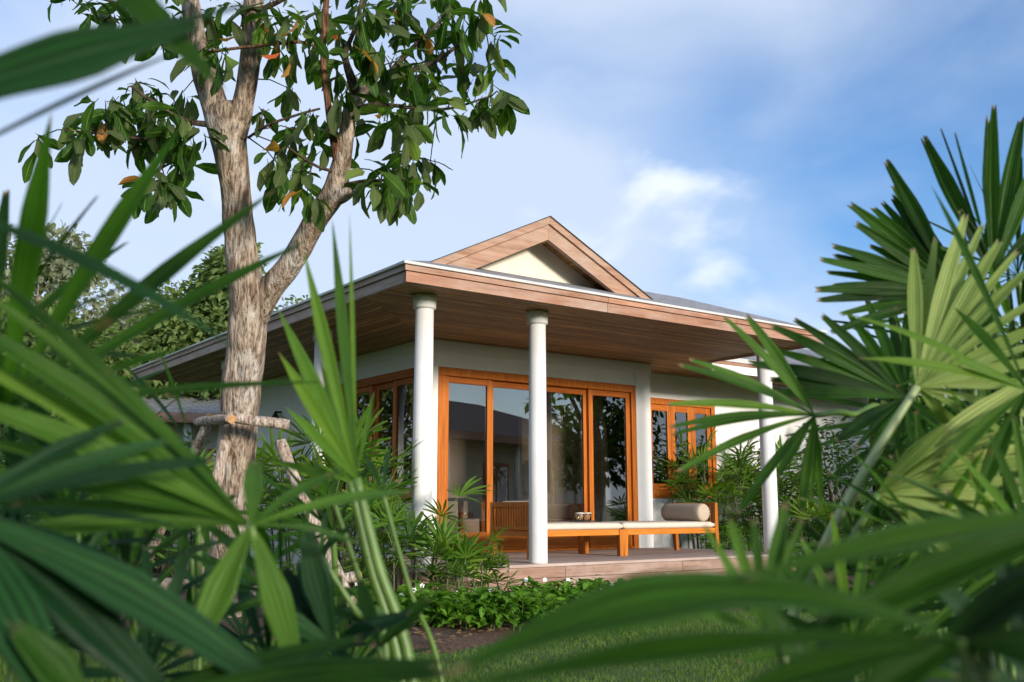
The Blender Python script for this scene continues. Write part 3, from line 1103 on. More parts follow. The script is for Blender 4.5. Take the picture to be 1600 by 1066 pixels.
def ground_pt(u, t):
    p = at(u, 800, t)
    return Vector((p.x, p.y, GZ))


WK_R = .8


def fan_tips(hub, n, r, a0, a1, dt=.1, seed=0, jit=.12):
    rg = random.Random(seed)
    o = []
    for i in range(n):
        a = R_(a0 + (a1 - a0) * i / max(1, n - 1)) + rg.uniform(-.06, .06)
        rr = r * (1 - .25 * abs(i / max(1, n - 1) - .5)) * rg.uniform(1 - jit, 1 + jit)
        o.append((hub[0] + rr * math.cos(a), hub[1] - rr * math.sin(a), hub[2] + rg.uniform(-dt, dt)))
    return o


# ---- rhapis clumps in the garden (frond meshes shared)
def rhapis_frond_mesh(n, L, w, seed):
    rg = random.Random(seed)
    V, F, UV = [], [], []
    for i in range(n):
        a = R_(-82 + 164 * i / (n - 1)) + rg.uniform(-.08, .08)
        l = L * (1 - .22 * abs(i / (n - 1) - .5) * 2) * rg.uniform(.88, 1.1)
        tip = Vector((math.cos(a) * l, math.sin(a) * l, rg.uniform(-.16, .04) * l))
        nrm = Vector((rg.uniform(-.4, .4), rg.uniform(-.4, .4), 1)).normalized()
        v, f, uv = blade(Vector((.004 * math.cos(a), .004 * math.sin(a), 0)), tip, w * rg.uniform(.8, 1.15), nrm, Vector((0, 0, l * .06)), 'blunt', 4, .3, seed * 31 + i)
        k = len(V)
        V += v
        F += [tuple(k + q for q in x) for x in f]
        UV += uv
    # petiole running back along -X and down
    mb = MB().tube([(0, 0, -.002), (-.5 * L, 0, -.10 * L), (-1.0 * L, 0, -.34 * L)], [.0035, .004, .005], 5)
    k = len(V)
    nl = len(F)
    V += mb.v
    F += [tuple(k + q for q in x) for x in mb.f]
    UV += [(.5, .4)] * len(mb.v)
    return V, F, UV, nl


RH = {}
for kind, mt in (('g', M['palm_mid']), ('d', M['palm_dry'])):
    for i in range(5 if kind == 'g' else 2):
        V, F, UV, nl = rhapis_frond_mesh(8 + i % 3, (.34 + .02 * (i % 3)), .034, 40 + i + (9 if kind == 'd' else 0))
        RH[kind, i] = uvmesh('frond', V, F, UV, [mt, M['petiole']], True, [0] * nl + [1] * (len(F) - nl))


def rhapis(name, loc, h, ncane, spread, nper, label, seed, scale=1.0, dry=2, cat='palm', group=None):
    rg = random.Random(seed)
    e = empty(name, loc, label, cat, group)
    for i in range(int(ncane * 1.6)):
        a = rg.uniform(0, 6.28)
        r = spread * math.sqrt(rg.random())
        bx_, by_ = loc[0] + r * math.cos(a), loc[1] + r * math.sin(a)
        lean = Vector((math.cos(a), math.sin(a), 0)) * rg.uniform(.05, .22) * h
        hh = h * rg.uniform(.5, 1.0)
        top = Vector((bx_, by_, loc[2] + hh)) + lean
        base = Vector((bx_, by_, loc[2] - .02))
        cn = MB().tube([base, (base + top) / 2 - lean * .15, top], [.011, .010, .008], 6).build('cane', M['cane'], e, True)
        for k in range(nper):
            f = (k + .5) / nper
            p = base.lerp(top, .42 + .58 * f)
            az = a + k * 2.399 + rg.uniform(-.4, .4)
            el = R_(10 + 62 * f + rg.uniform(-15, 15))
            sc_ = scale * rg.uniform(.8, 1.2)
            kind = ('d', rg.randrange(2)) if (k == 0 and i < dry) else ('g', rg.randrange(5))
            if kind[0] == 'd':
                el = R_(-50)
            d = Vector((math.cos(az) * math.cos(el), math.sin(az) * math.cos(el), math.sin(el)))
            Lp = .31 * sc_
            o = bpy.data.objects.new('frond', RH[kind])
            droop = Matrix.Rotation(az, 4, 'Z') @ Matrix.Rotation(-el + R_(rg.uniform(-12, 30)), 4, 'Y') @ Matrix.Rotation(rg.uniform(-.5, .5), 4, 'X')
            # hub sits a petiole length away from the cane
            back = droop @ Vector((-1.0 * .31 * sc_, 0, -.34 * .31 * sc_))
            mw = Matrix.Translation(p - back) @ droop @ Matrix.Diagonal((sc_, sc_, sc_, 1))
            link(o, e, mw)
            o.matrix_basis = mw
    return e


# ---- broad leaved shrubs
def leaf_quads(V, F, UV, p, d, n, L, w, fold=.25, droop=.15):
    """one broad leaf of 4 quads in two rows"""
    s = d.cross(n)
    if s.length < 1e-4:
        s = d.orthogonal()
    s.normalize()
    n = s.cross(d).normalized()
    k = len(V)
    for (t, ww, dz) in ((0, .06, 0), (.3, .8, .02), (.62, 1.0, 0), (1.0, .05, -droop)):
        c_ = p + d * (L * t) + n * (L * dz)
        for q in (-1, 0, 1):
            V.append(tuple(c_ + s * (q * w / 2 * ww) + n * (fold * abs(q) * w / 2 * ww)))
            UV.append((q * .5 + .5, t))
    for r in range(3):
        for q in range(2):
            i = k + r * 3 + q
            F.append((i, i + 1, i + 4, i + 3))


def shrub(name, loc, rx, rz, n, L, label, seed, mat, cat='shrub', group=None, stems=5, stem_mat=None, flowers=0, shape='dome'):
    rg = random.Random(seed)
    loc = Vector(loc)
    e = empty(name, loc, label, cat, group)
    sm = stem_mat or M['bark_dark']
    V, F, UV = [], [], []
    tops = []
    for i in range(stems):
        a = 6.28 * i / stems + rg.uniform(-.4, .4)
        r = rx * rg.uniform(.35, .8)
        top = loc + Vector((r * math.cos(a), r * math.sin(a), rz * rg.uniform(.55, .9)))
        mid = loc + Vector((r * .35 * math.cos(a + .4), r * .35 * math.sin(a + .4), rz * .4))
        tops.append((mid, top))
        cv = spline([(*(loc + Vector((0.03 * math.cos(a), .03 * math.sin(a), -.02))), rz * .014 + .002), (*mid, rz * .011 + .002), (*top, .002)], 4)
        MB().tube([c_[:3] for c_ in cv], [c_[3] for c_ in cv], 6).build('stem', sm, e, True)
    for i in range(n):
        th = rg.uniform(0, 6.28)
        ph = math.acos(rg.uniform(-.15, 1))
        rr = rg.uniform(.45, 1.0) ** .6
        bump_ = 1 + .25 * mnoise.noise(Vector((math.cos(th) * 2 + seed, math.sin(th) * 2, ph * 2)))
        q = Vector((math.cos(th) * math.sin(ph) * rx, math.sin(th) * math.sin(ph) * rx, (.35 + .65 * math.cos(ph)) * rz)) * 1.0
        q = Vector((q.x * rr * bump_, q.y * rr * bump_, q.z * (.55 + .45 * rr) * bump_))
        if q.z < .02:
            q.z = .02 + rg.random() * .05
        d = Vector((q.x, q.y, 0)).normalized() * rg.uniform(.4, 1.2) + Vector((rg.uniform(-.7, .7), rg.uniform(-.7, .7), rg.uniform(-.25, .6)))
        d.normalize()
        nn = Vector((rg.uniform(-.5, .5), rg.uniform(-.5, .5), 1)).normalized()
        l = L * rg.uniform(.65, 1.25)
        leaf_quads(V, F, UV, loc + q - d * l * .5, d, nn, l, l * rg.uniform(.42, .56))
    o = bpy.data.objects.new('foliage', uvmesh('foliage', V, F, UV, mat))
    link(o, e)
    for i in range(flowers):
        a = rg.uniform(0, 6.28)
        r = rx * rg.uniform(.2, .95)
        c_ = loc + Vector((r * math.cos(a), r * math.sin(a), rz * (1.1 - .4 * (r / rx) ** 2) * rg.uniform(.85, 1.05)))
        mb = MB()
        for k in range(5):
            b_ = a + k * 1.2566
            e1 = VR
            e2 = (VU * .75 + VF * .5).normalized()
            d = e1 * math.cos(b_) + e2 * math.sin(b_) - VF * .15
            s_ = e2 * math.cos(b_) - e1 * math.sin(b_)
            mb.poly([c_, c_ + d * .012 - s_ * .009, c_ + d * .023, c_ + d * .012 + s_ * .009])
        mb.build('flower', M['petal'], e)
    return e


# ---- big leaved tree
def obovate_mesh(L, w, seed):
    rg = random.Random(seed)
    V, F, UV = [], [], []
    cs = (-1, -.5, 0, .5, 1)
    prof = ((0, .05), (.1, .07), (.2, .3), (.38, .66), (.58, .95), (.74, 1.0), (.88, .72), (.96, .35), (1.0, .05))
    curl = rg.uniform(.05, .6)
    tw = rg.uniform(-.9, .9)
    fo = rg.uniform(.1, .5)
    for (t, ww) in prof:
        x = L * t
        z = -curl * L * t * t
        for c_ in cs:
            a = tw * t
            yv = c_ * w / 2 * ww * (1 + .06 * math.sin(t * 23 + seed + c_ * 2))
            zz = fo * abs(c_) * w / 2 * ww + .06 * w * math.sin(t * 14 + c_ * 3 + seed) * abs(c_)
            V.append((x, yv * math.cos(a) - zz * math.sin(a), z + yv * math.sin(a) + zz * math.cos(a)))
            UV.append((c_ * .5 + .5, t))
    for r in range(len(prof) - 1):
        for q in range(4):
            i = r * 5 + q
            F.append((i, i + 1, i + 6, i + 5))
    return V, F, UV


LEAFV = [obovate_mesh(.215 + .012 * i, .094 + .007 * (i % 4), i * 5) for i in range(10)]
LEAFM = {}
for nm in ('leaf_tree', 'leaf_yellow', 'leaf_red', 'leaf_orange'):
    for i, (V, F, UV) in enumerate(LEAFV):
        if nm == 'leaf_tree' or i < 2:
            LEAFM[nm, i] = uvmesh('leaf', V, F, UV, M[nm])

TT = 8.3


def tree():
    rg = random.Random(11)
    base = at(352, 1010, TT)
    e = empty('broadleaf_tree', (base.x, base.y, GZ), 'tall pale barked tree with large drooping leaves propped by wooden poles', 'tree')
    px = TT / FPX

    def limb(pts, n=18, wob=.10, mat=M['bark'], name='branch', parent=e, seed=0):
        cv = spline([(*at(u, v, TT + dt), r * px * .92) for (u, v, r, dt) in pts], 8)
        o = MB().tube([c_[:3] for c_ in cv], [c_[3] for c_ in cv], n, wob, seed).build(name, mat, parent, True)
        return [Vector(c_[:3]) for c_ in cv]

    sk = []
    limb([(346, 1012, 40, 0), (350, 960, 37, 0), (358, 860, 33, 0), (367, 740, 31, 0), (374, 640, 33, 0), (385, 540, 32, 0), (387, 470, 32, 0), (376, 380, 27, 0), (368, 300, 25, 0), (361, 240, 28, 0), (352, 186, 32, 0), (346, 165, 25, 0)], 32, .12, name='trunk')
    sk += limb([(350, 215, 24, 0), (334, 160, 23, .03), (318, 110, 20, .06), (306, 60, 17, .1), (297, 0, 15, .12), (290, -70, 12, .15)], seed=2)
    sk += limb([(366, 215, 22, 0), (380, 160, 18, -.03), (389, 110, 17, -.06), (393, 50, 17, -.08), (397, -10, 16, -.1), (404, -80, 13, -.1)], seed=3)
    sk += limb([(398, 505, 18, .0), (424, 452, 21, -.03), (460, 404, 20, -.08), (492, 345, 20, -.13), (520, 304, 20, -.16), (530, 270, 17, -.18), (538, 232, 14, -.2), (546, 180, 13, -.2), (562, 150, 13, -.22), (590, 138, 8, -.25)], seed=4)
    limb([(522, 310, 14, -.16), (538, 303, 13, -.2), (549, 300, 8, -.24)], seed=5)
    sk += limb([(528, 252, 8, -.22), (519, 200, 7, -.25), (512, 160, 5.5, -.27), (505, 90, 5, -.25), (508, 30, 5, -.22), (514, -60, 4.5, -.2)], 10, .1, M['bark_red'], seed=6)
    dk = M['bark_dark']
    sk += limb([(560, 152, 10, -.22), (548, 120, 8, -.3), (540, 85, 5, -.3), (556, 40, 3.5, -.2), (570, -20, 3, -.1)], 8, .1, dk)
    sk += limb([(575, 146, 8, -.24), (620, 120, 5, -.2), (680, 96, 3.5, -.1), (730, 62, 2.5, 0), (770, 50, 1.6, .05)], 8, .1, dk)
    sk += limb([(552, 172, 5, -.2), (590, 163, 4, -.3), (640, 168, 3, -.3), (700, 170, 2.4, -.25), (768, 150, 1.6, -.2)], 8, .1, dk)
    sk += limb([(585, 140, 5, -.2), (640, 80, 4, 0), (690, 30, 3, .2), (720, -30, 2, .3)], 8, .1, dk)
    sk += limb([(604, 165, 2.4, -.3), (628, 200, 2, -.35), (650, 245, 1.6, -.4)], 6, .1, dk)
    sk += limb([(505, 78, 2.6, -.25), (470, 66, 2.6, -.4), (420, 70, 2.6, -.45), (330, 80, 2.2, -.4)], 6, .1, M['bark_red'])
    sk += limb([(388, 215, 2.6, -.1), (420, 195, 2.4, -.3), (470, 178, 2.2, -.35), (500, 170, 2, -.3)], 6, .1, dk)
    sk += limb([(532, 270, 3, -.2), (500, 262, 2.6, -.3), (470, 245, 2, -.4), (450, 230, 1.5, -.5)], 6, .1, dk)
    sk += limb([(535, 290, 4, -.2), (570, 283, 3, -.3), (610, 282, 2, -.4)], 6, .1, dk)
    sk += limb([(340, 195, 6, 0), (305, 192, 5, -.1), (270, 180, 4, -.2), (225, 150, 3, -.3), (205, 135, 2, -.3)], 8, .1, dk)
    sk += limb([(300, 195, 3, -.1), (240, 216, 2.6, -.2), (180, 212, 2.2, -.3), (120, 205, 1.6, -.4)], 8, .1, dk)
    sk += limb([(285, 188, 3, -.1), (262, 230, 2.4, -.2), (248, 270, 1.8, -.25)], 6, .1, dk)
    sk += limb([(306, 60, 5, .1), (260, 30, 4, .1), (200, 10, 3, .1), (130, -10, 2, .1)], 8, .1, dk)
    sk += limb([(396, 20, 5, -.1), (440, 0, 4, -.2), (480, -30, 3, -.3)], 8, .1, dk)
    # rosettes of leaves: (u, v, n, spread px)
    cl = [(775, 62, 7, 20), (745, 30, 8, 28), (705, 25, 9, 30), (665, 55, 10, 32), (622, 35, 9, 30), (600, 85, 9, 30), (645, 100, 10, 30), (690, 95, 10, 30), (732, 110, 9, 30),
          (785, 150, 8, 24), (765, 165, 9, 24), (742, 160, 8, 24), (705, 165, 9, 28), (655, 160, 10, 28), (622, 172, 8, 26), (600, 190, 6, 20), (640, 195, 5, 20), (560, 75, 9, 28),
          (535, 50, 9, 28), (525, 105, 7, 24), (580, 25, 9, 30), (625, 5, 9, 30), (560, -5, 8, 28), (700, -15, 9, 30), (755, -20, 8, 30), (645, -30, 9, 30), (580, 120, 8, 28), (720, 65, 8, 28), (660, 125, 8, 28), (765, 95, 5, 20),
          (650, 245, 8, 24), (672, 255, 7, 22), (632, 245, 6, 22), (595, 275, 8, 24), (618, 282, 9, 26), (605, 262, 6, 20), (585, 290, 5, 18), (640, 285, 6, 20),
          (470, 205, 8, 26), (450, 245, 9, 28), (485, 180, 7, 22), (445, 270, 8, 24), (470, 270, 7, 24), (430, 250, 6, 22), (495, 225, 6, 22), (480, 300, 4, 20),
          (430, 40, 9, 30), (465, 30, 9, 28), (440, 80, 6, 24), (412, 170, 3, 12), (455, 140, 4, 18), (500, 15, 9, 28), (420, 5, 8, 28), (485, 70, 6, 26), (535, 150, 5, 20), (560, 200, 3, 18), (522, 190, 4, 18),
          (150, 190, 8, 26), (118, 205, 8, 24), (175, 195, 9, 26), (205, 175, 9, 28), (235, 180, 9, 28), (258, 205, 8, 26), (248, 275, 9, 22), (258, 290, 8, 20), (240, 285, 6, 20), (282, 185, 9, 28),
          (285, 145, 8, 28), (232, 135, 8, 28), (195, 150, 7, 26), (305, 205, 7, 24), (275, 230, 7, 22), (290, 250, 4, 16), (235, 20, 8, 30), (280, 35, 9, 30), (205, 30, 8, 28), (135, 5, 6, 24), (330, 70, 7, 24), (352, 85, 3, 12), (318, 90, 5, 16),
          (175, 15, 8, 26), (250, 55, 7, 28), (210, 0, 8, 30), (330, 20, 8, 28), (360, 10, 7, 26), (165, 160, 6, 22), (60, 215, 2, 12), (210, 205, 7, 24), (140, 215, 6, 22),
          (300, -40, 10, 40), (200, -50, 10, 40), (420, -50, 10, 40), (520, -60, 10, 40), (620, -70, 10, 40), (100, -30, 8, 40), (720, -70, 9, 40)]
    count = 0
    rV, rF, rUV = [], [], []
    for ci, (u, v, n, sp) in enumerate(cl):
        c_ = at(u, v, TT + rg.uniform(-.55, .35))
        # twig from the nearest point of the skeleton
        nb = min(sk, key=lambda s_: (s_ - c_).length)
        if (nb - c_).length > .05:
            mid = (nb + c_) / 2 + Vector((0, 0, .04))
            MB().tube([nb, mid, c_], [.007, .0055, .004], 5).build('twig', M['bark_dark'], e, True)
        for k in range(n + 3):
            a = k * 2.399 + rg.uniform(-.4, .4)
            el = R_(rg.uniform(-80, 18))
            d = Vector((math.cos(a) * math.cos(el), math.sin(a) * math.cos(el), math.sin(el)))
            off = Vector((rg.uniform(-1, 1), rg.uniform(-1, 1), rg.uniform(-.8, .6))) * (sp * px * .75)
            sc_ = rg.uniform(.6, 1.22)
            X = d
            Y = Vector((0, 0, 1)).cross(X)
            Y = Y.normalized() if Y.length > .05 else VR.copy()
            Z = X.cross(Y)
            rot = Matrix((X, Y, Z)).transposed().to_4x4() @ Matrix.Rotation(rg.uniform(-.9, .9), 4, 'X')
            mw = Matrix.Translation(c_ + off) @ rot @ Matrix.Scale(sc_, 4)
            r_ = rg.random()
            nm = 'leaf_tree'
            if r_ > .93:
                nm = 'leaf_yellow'
            elif r_ > .918:
                nm = 'leaf_orange'
            if v > -30 and (rg.random() < .36 or nm != 'leaf_tree') and count < 280:
                vi = rg.randrange(10) if nm == 'leaf_tree' else rg.randrange(2)
                o = bpy.data.objects.new('leaf', LEAFM[nm, vi])
                link(o, e, mw)
                o.matrix_basis = mw
                count += 1
            else:
                V, F, UV = LEAFV[rg.randrange(10)]
                kk = len(rV)
                rV += [tuple(mw @ Vector(q)) for q in V]
                rF += [tuple(kk + q for q in f) for f in F]
                rUV += UV
    # a few striking leaves
    for (u, v, nm, a, el, s_, roll) in ((440, 82, 'leaf_red', 150, -35, .8, .3), (452, 90, 'leaf_orange', 80, -75, .8, 1.2), (466, 28, 'leaf_orange', 200, -80, 1.1, .5), (515, 58, 'leaf_red', 20, -10, .45, .2), (410, 235, 'leaf_orange', -20, 10, .9, .2),
                                        (318, 78, 'leaf_yellow', 200, -70, 1.1, .2), (352, 84, 'leaf_yellow', 300, -60, 1.1, -.2), (584, 180, 'leaf_orange', 20, -20, .4, 0), (373, 50, 'leaf_orange', 90, -60, .7, 1)):
        ex, ez = math.cos(R_(a)), math.sin(R_(a))
        d = (VR * math.cos(R_(el)) * (1 if abs(a) < 90 or a > 270 else -1) + VU * math.sin(R_(el)) - VF * .3).normalized()
        Y = d.cross(-VF)
        Y.normalize()
        Z = d.cross(Y)
        mw = Matrix.Translation(at(u, v, TT - .95)) @ Matrix((d, Y, Z)).transposed().to_4x4() @ Matrix.Rotation(roll, 4, 'X') @ Matrix.Scale(s_, 4)
        o = bpy.data.objects.new('leaf', LEAFM[nm, 0])
        link(o, e, mw)
        o.matrix_basis = mw
    o = bpy.data.objects.new('leaves', uvmesh('leaves', rV, rF, rUV, M['leaf_tree']))
    o['kind'] = 'stuff'
    link(o, e)


tree()


# ---- wooden prop poles round the trunk
def pole(p, q, r, label, seed, bendv=.02):
    p, q = Vector(p), Vector(q)
    rg = random.Random(seed)
    mid = (p + q) / 2 + Vector((rg.uniform(-1, 1), rg.uniform(-1, 1), rg.uniform(-.5, .5))) * bendv
    cv = spline([(*p, r * 1.05), (*((p * 3 + q) / 4 + (mid - (p + q) / 2) * .9), r), (*mid, r * 1.02), (*q, r * .92)], 6)
    o = MB().tube([c_[:3] for c_ in cv], [c_[3] for c_ in cv], 14, .22, seed).build('prop_pole', M['pole'], None, True)
    o.data.materials.append(M['cutwood'])
    for pl_ in o.data.polygons:
        if len(pl_.vertices) > 4:
            pl_.material_index = 1
            pl_.use_smooth = False
    return tag(o, label, 'pole', 'poles propping the tree')


pole(at(310, 660, 8.35), at(362, 655, 7.75), .04, 'short cut pole end pointing at the camera on the trunk tie', 1, .01)
pole(at(364, 652, 7.85), at(452, 664, 7.95), .042, 'upper crosspiece pole tied across the trunk beside the wall', 2, .01)
pole(at(437, 690, 7.95), at(556, 958, 7.45), .045, 'slanting prop pole running down from the trunk towards the palm clump', 3)
pole(at(395, 925, 7.9), at(562, 900, 7.55), .04, 'low crosspiece pole tied to the slanting prop near the ground', 4)
pole(at(352, 690, 8.0), at(290, 985, 7.3), .045, 'steep prop pole standing in front of the trunk', 5)
pole(at(210, 915, 7.4), at(305, 914, 7.35), .05, 'thick low crosspiece log left of the trunk', 6, .01)
pole(at(330, 650, 8.5), at(228, 880, 8.9), .045, 'rear prop pole leaning away behind the trunk', 7)

# ------------------------------------------------------------------ planting by the house
rhapis('lady_palm', (*ground_pt(628, 9.0).xy, GZ), .9, 7, .25, 4, 'bushy fan palm clump directly in front of the corner column', 21, .85)
rhapis('lady_palm', (*ground_pt(545, 9.6).xy, GZ), 1.45, 10, .38, 4, 'tall dark fan palm clump under the side windows', 22, 1.05, 1)
rhapis('lady_palm', (*ground_pt(470, 10.4).xy, GZ), 1.45, 10, .5, 4, 'fan palm clump behind the slanting prop pole', 23, 1.05, 1)
rhapis('lady_palm', (*ground_pt(742, 9.2).xy, GZ), .55, 4, .18, 4, 'small fan palm clump at the deck edge before the slatted daybed', 24, .66, 1)
rhapis('lady_palm', (*ground_pt(790, 9.25).xy, GZ), .34, 3, .14, 4, 'lowest fan palm tuft at the deck edge beside the middle column', 25, .6, 0)
rhapis('lady_palm', (*ground_pt(690, 8.7).xy, GZ), .45, 4, .16, 4, 'low fan palm with dry brown fronds in front of the bed', 26, .8, 4)
rhapis('lady_palm', (6.6, 2.35, GZ), 1.75, 12, .45, 4, 'dark fan palm clump below the orange window', 27, 1.1, 0)
rhapis('lady_palm', (7.6, 2.0, GZ), 1.6, 10, .45, 4, 'fan palm clump against the sunlit wall past the window', 28, 1.1, 0)
rhapis('lady_palm', (7.2, .4, GZ), .9, 8, .4, 4, 'low fan palm clump behind the far column', 29, 1.0, 1)
rhapis('lady_palm', (*ground_pt(330, 12.5).xy, GZ), 1.3, 9, .6, 4, 'fan palm clump against the side wall behind the trunk', 30, 1.1, 1)
rhapis('lady_palm', (*ground_pt(180, 11.5).xy, GZ), 1.2, 9, .6, 4, 'fan palm clump in deep shade far left of the trunk', 31, 1.1, 1)

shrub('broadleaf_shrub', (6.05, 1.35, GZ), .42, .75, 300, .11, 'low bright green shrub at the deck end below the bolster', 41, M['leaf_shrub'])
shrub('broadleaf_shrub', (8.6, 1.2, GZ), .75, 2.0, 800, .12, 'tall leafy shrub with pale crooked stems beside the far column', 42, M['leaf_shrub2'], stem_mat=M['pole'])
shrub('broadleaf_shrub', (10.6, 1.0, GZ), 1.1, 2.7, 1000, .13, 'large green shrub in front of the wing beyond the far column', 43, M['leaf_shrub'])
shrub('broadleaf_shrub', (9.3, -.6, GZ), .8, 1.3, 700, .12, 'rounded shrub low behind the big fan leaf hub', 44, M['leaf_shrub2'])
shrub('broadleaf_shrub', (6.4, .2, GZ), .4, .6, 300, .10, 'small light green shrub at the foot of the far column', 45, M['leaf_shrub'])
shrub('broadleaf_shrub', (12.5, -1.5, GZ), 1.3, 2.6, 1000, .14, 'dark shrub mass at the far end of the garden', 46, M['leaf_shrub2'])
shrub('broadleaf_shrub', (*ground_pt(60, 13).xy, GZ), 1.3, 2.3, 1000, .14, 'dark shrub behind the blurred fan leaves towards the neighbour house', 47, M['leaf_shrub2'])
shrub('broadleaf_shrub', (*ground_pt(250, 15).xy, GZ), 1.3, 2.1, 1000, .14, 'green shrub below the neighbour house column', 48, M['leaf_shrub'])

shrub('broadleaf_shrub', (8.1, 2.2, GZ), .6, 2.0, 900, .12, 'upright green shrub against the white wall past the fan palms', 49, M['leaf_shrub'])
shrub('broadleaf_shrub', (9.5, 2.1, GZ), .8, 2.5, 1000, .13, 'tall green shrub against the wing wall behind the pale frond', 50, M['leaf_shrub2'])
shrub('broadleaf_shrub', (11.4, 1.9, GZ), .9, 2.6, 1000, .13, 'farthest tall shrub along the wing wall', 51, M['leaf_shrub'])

# flowering ground cover in the bed
rg = random.Random(5)
for i, (u, t) in enumerate(((655, 8.15), (690, 7.95), (728, 7.85), (768, 7.85), (808, 7.9), (842, 8.0), (672, 8.6), (720, 8.45), (765, 8.45), (812, 8.5), (850, 8.6), (830, 8.95), (870, 9.05), (905, 8.9), (560, 8.2), (600, 8.1), (520, 8.3), (885, 8.4), (930, 9.2), (965, 9.3), (620, 8.6), (480, 8.4), (580, 8.7))):
    p = ground_pt(u, t - .26)
    shrub('flowering_groundcover', (p.x, p.y, GZ + .04), .20 + .05 * rg.random(), .25 + .07 * rg.random(), 170, .105, 'low glossy green plant with tiny white flowers in the bed before the deck', 60 + i, M['leaf_shrub'],
          'plant', 'flowering ground cover in the bed', 3, M['petiole'], rg.choice((0, 0, 1, 1, 2)))

# fallen leaf litter on the soil
lt = MB()
for i in range(420):
    u, t = rg.uniform(560, 900), rg.uniform(6.6, 7.9)
    p = ground_pt(u, t)
    p.y += 0
    a = rg.uniform(0, 6.28)
    d = Vector((math.cos(a), math.sin(a), rg.uniform(-.2, .3))) * .03
    s_ = Vector((-d.y, d.x, rg.uniform(-.01, .01))) * .5
    if p.y < bed_front(p.x) + .05:
        continue
    p.z = GZ + .085
    lt.poly([p - d, p + s_, p + d, p - s_])
tag(lt.build('leaf_litter', M['palm_dry'], None), 'scattered dry leaf litter on the bed soil', 'leaf litter', None, 'stuff')

# grass blades on the lawn in view
rng = np.random.default_rng(3)
N = 130000
tt = 4.4 + 6.4 * rng.uniform(0, 1, N) ** 1.3
uu = rng.uniform(-40, 1500, N)
gx = CAM.x + VF.x * tt + VR.x * (uu - 800) / FPX * tt
gy = CAM.y + VF.y * tt + VR.y * (uu - 800) / FPX * tt
bf = np.array([bed_front(x_) for x_ in gx])
keep = gy < bf + .02 + rng.uniform(-.1, .03, N)
gx, gy = gx[keep], gy[keep]
N = len(gx)
a = rng.uniform(0, 6.283, N)
hgt = rng.uniform(.02, .05, N)
wd = rng.uniform(.0035, .006, N)
lx, ly = rng.normal(0, .022, N), rng.normal(0, .022, N)
ca, sa = np.cos(a), np.sin(a)
zb = GZ - .012
V = np.zeros((N, 3, 3), np.float32)
V[:, 0] = np.stack([gx - ca * wd, gy - sa * wd, np.full(N, zb)], 1)
V[:, 1] = np.stack([gx + ca * wd, gy + sa * wd, np.full(N, zb)], 1)
V[:, 2] = np.stack([gx + lx, gy + ly, zb + hgt + .01], 1)
me = bpy.data.meshes.new('grass')
me.vertices.add(N * 3)
me.vertices.foreach_set('co', V.ravel())
me.loops.add(N * 3)
me.loops.foreach_set('vertex_index', np.arange(N * 3, dtype=np.int32))
me.polygons.add(N)
me.polygons.foreach_set('loop_start', np.arange(0, N * 3, 3, dtype=np.int32))
uvl = me.uv_layers.new(name='UVMap')
uvl.data.foreach_set('uv', np.tile(np.array([[0, 0], [1, 0], [.5, .9]], np.float32), (N, 1)).ravel())
me.materials.append(M['grass'])
me.update(calc_edges=True)
me.validate()
go = bpy.data.objects.new('grass', me)
link(go)
tag(go, 'short green lawn grass in front of the bed', 'grass', None, 'stuff')


# ------------------------------------------------------------------ far trees and neighbouring villas
def far_tree(p, h, rx, seed, label, mat, n=13000, L=.24, trunk_r=.18):
    rg = random.Random(seed)
    p = Vector(p)
    e = empty('leafy_tree', p, label, 'tree', 'trees beyond the roofs')
    cv = spline([(*p, trunk_r), (*(p + Vector((.2, .1, h * .35))), trunk_r * .8), (*(p + Vector((.1, -.2, h * .75))), trunk_r * .35)], 5)
    tr = MB().tube([c_[:3] for c_ in cv], [c_[3] for c_ in cv], 8, .1).build('trunk', M['bark'], e, True)
    blobs = []
    for i in range(34):
        a, z = rg.uniform(0, 6.28), rg.uniform(.32, .97)
        r = rx * rg.uniform(.15, .8) * math.sqrt(max(.1, 1 - ((z - .6) / .45) ** 2))
        c_ = p + Vector((r * math.cos(a), r * math.sin(a), h * z))
        blobs.append((c_, rx * rg.uniform(.24, .42)))
        st = p + Vector((.1, 0, h * min(.7, z * .6)))
        MB().tube([st, (st + c_) / 2 + Vector((0, 0, .1)), c_], [.05, .035, .015], 5).build('limb', M['bark'], tr, True)
    V, F, UV = [], [], []
    for i in range(n):
        c_, r = blobs[rg.randrange(len(blobs))]
        d = Vector((rg.gauss(0, 1), rg.gauss(0, 1), rg.gauss(0, 1))).normalized()
        q = c_ + d * r * rg.random() ** .4 * Vector((1, 1, .75)).length / 1.6
        dd = (d + Vector((rg.uniform(-1, 1), rg.uniform(-1, 1), rg.uniform(-1.1, .4)))).normalized()
        l = L * rg.uniform(.6, 1.3)
        leaf_quads(V, F, UV, q, dd, Vector((rg.uniform(-1, 1), rg.uniform(-1, 1), 1)).normalized(), l, l * .5)
    o = bpy.data.objects.new('crown', uvmesh('crown', V, F, UV, mat))
    link(o, e)


def fp(u, t, z=GZ):
    q = at(u, 800, t)
    return (q.x, q.y, z)


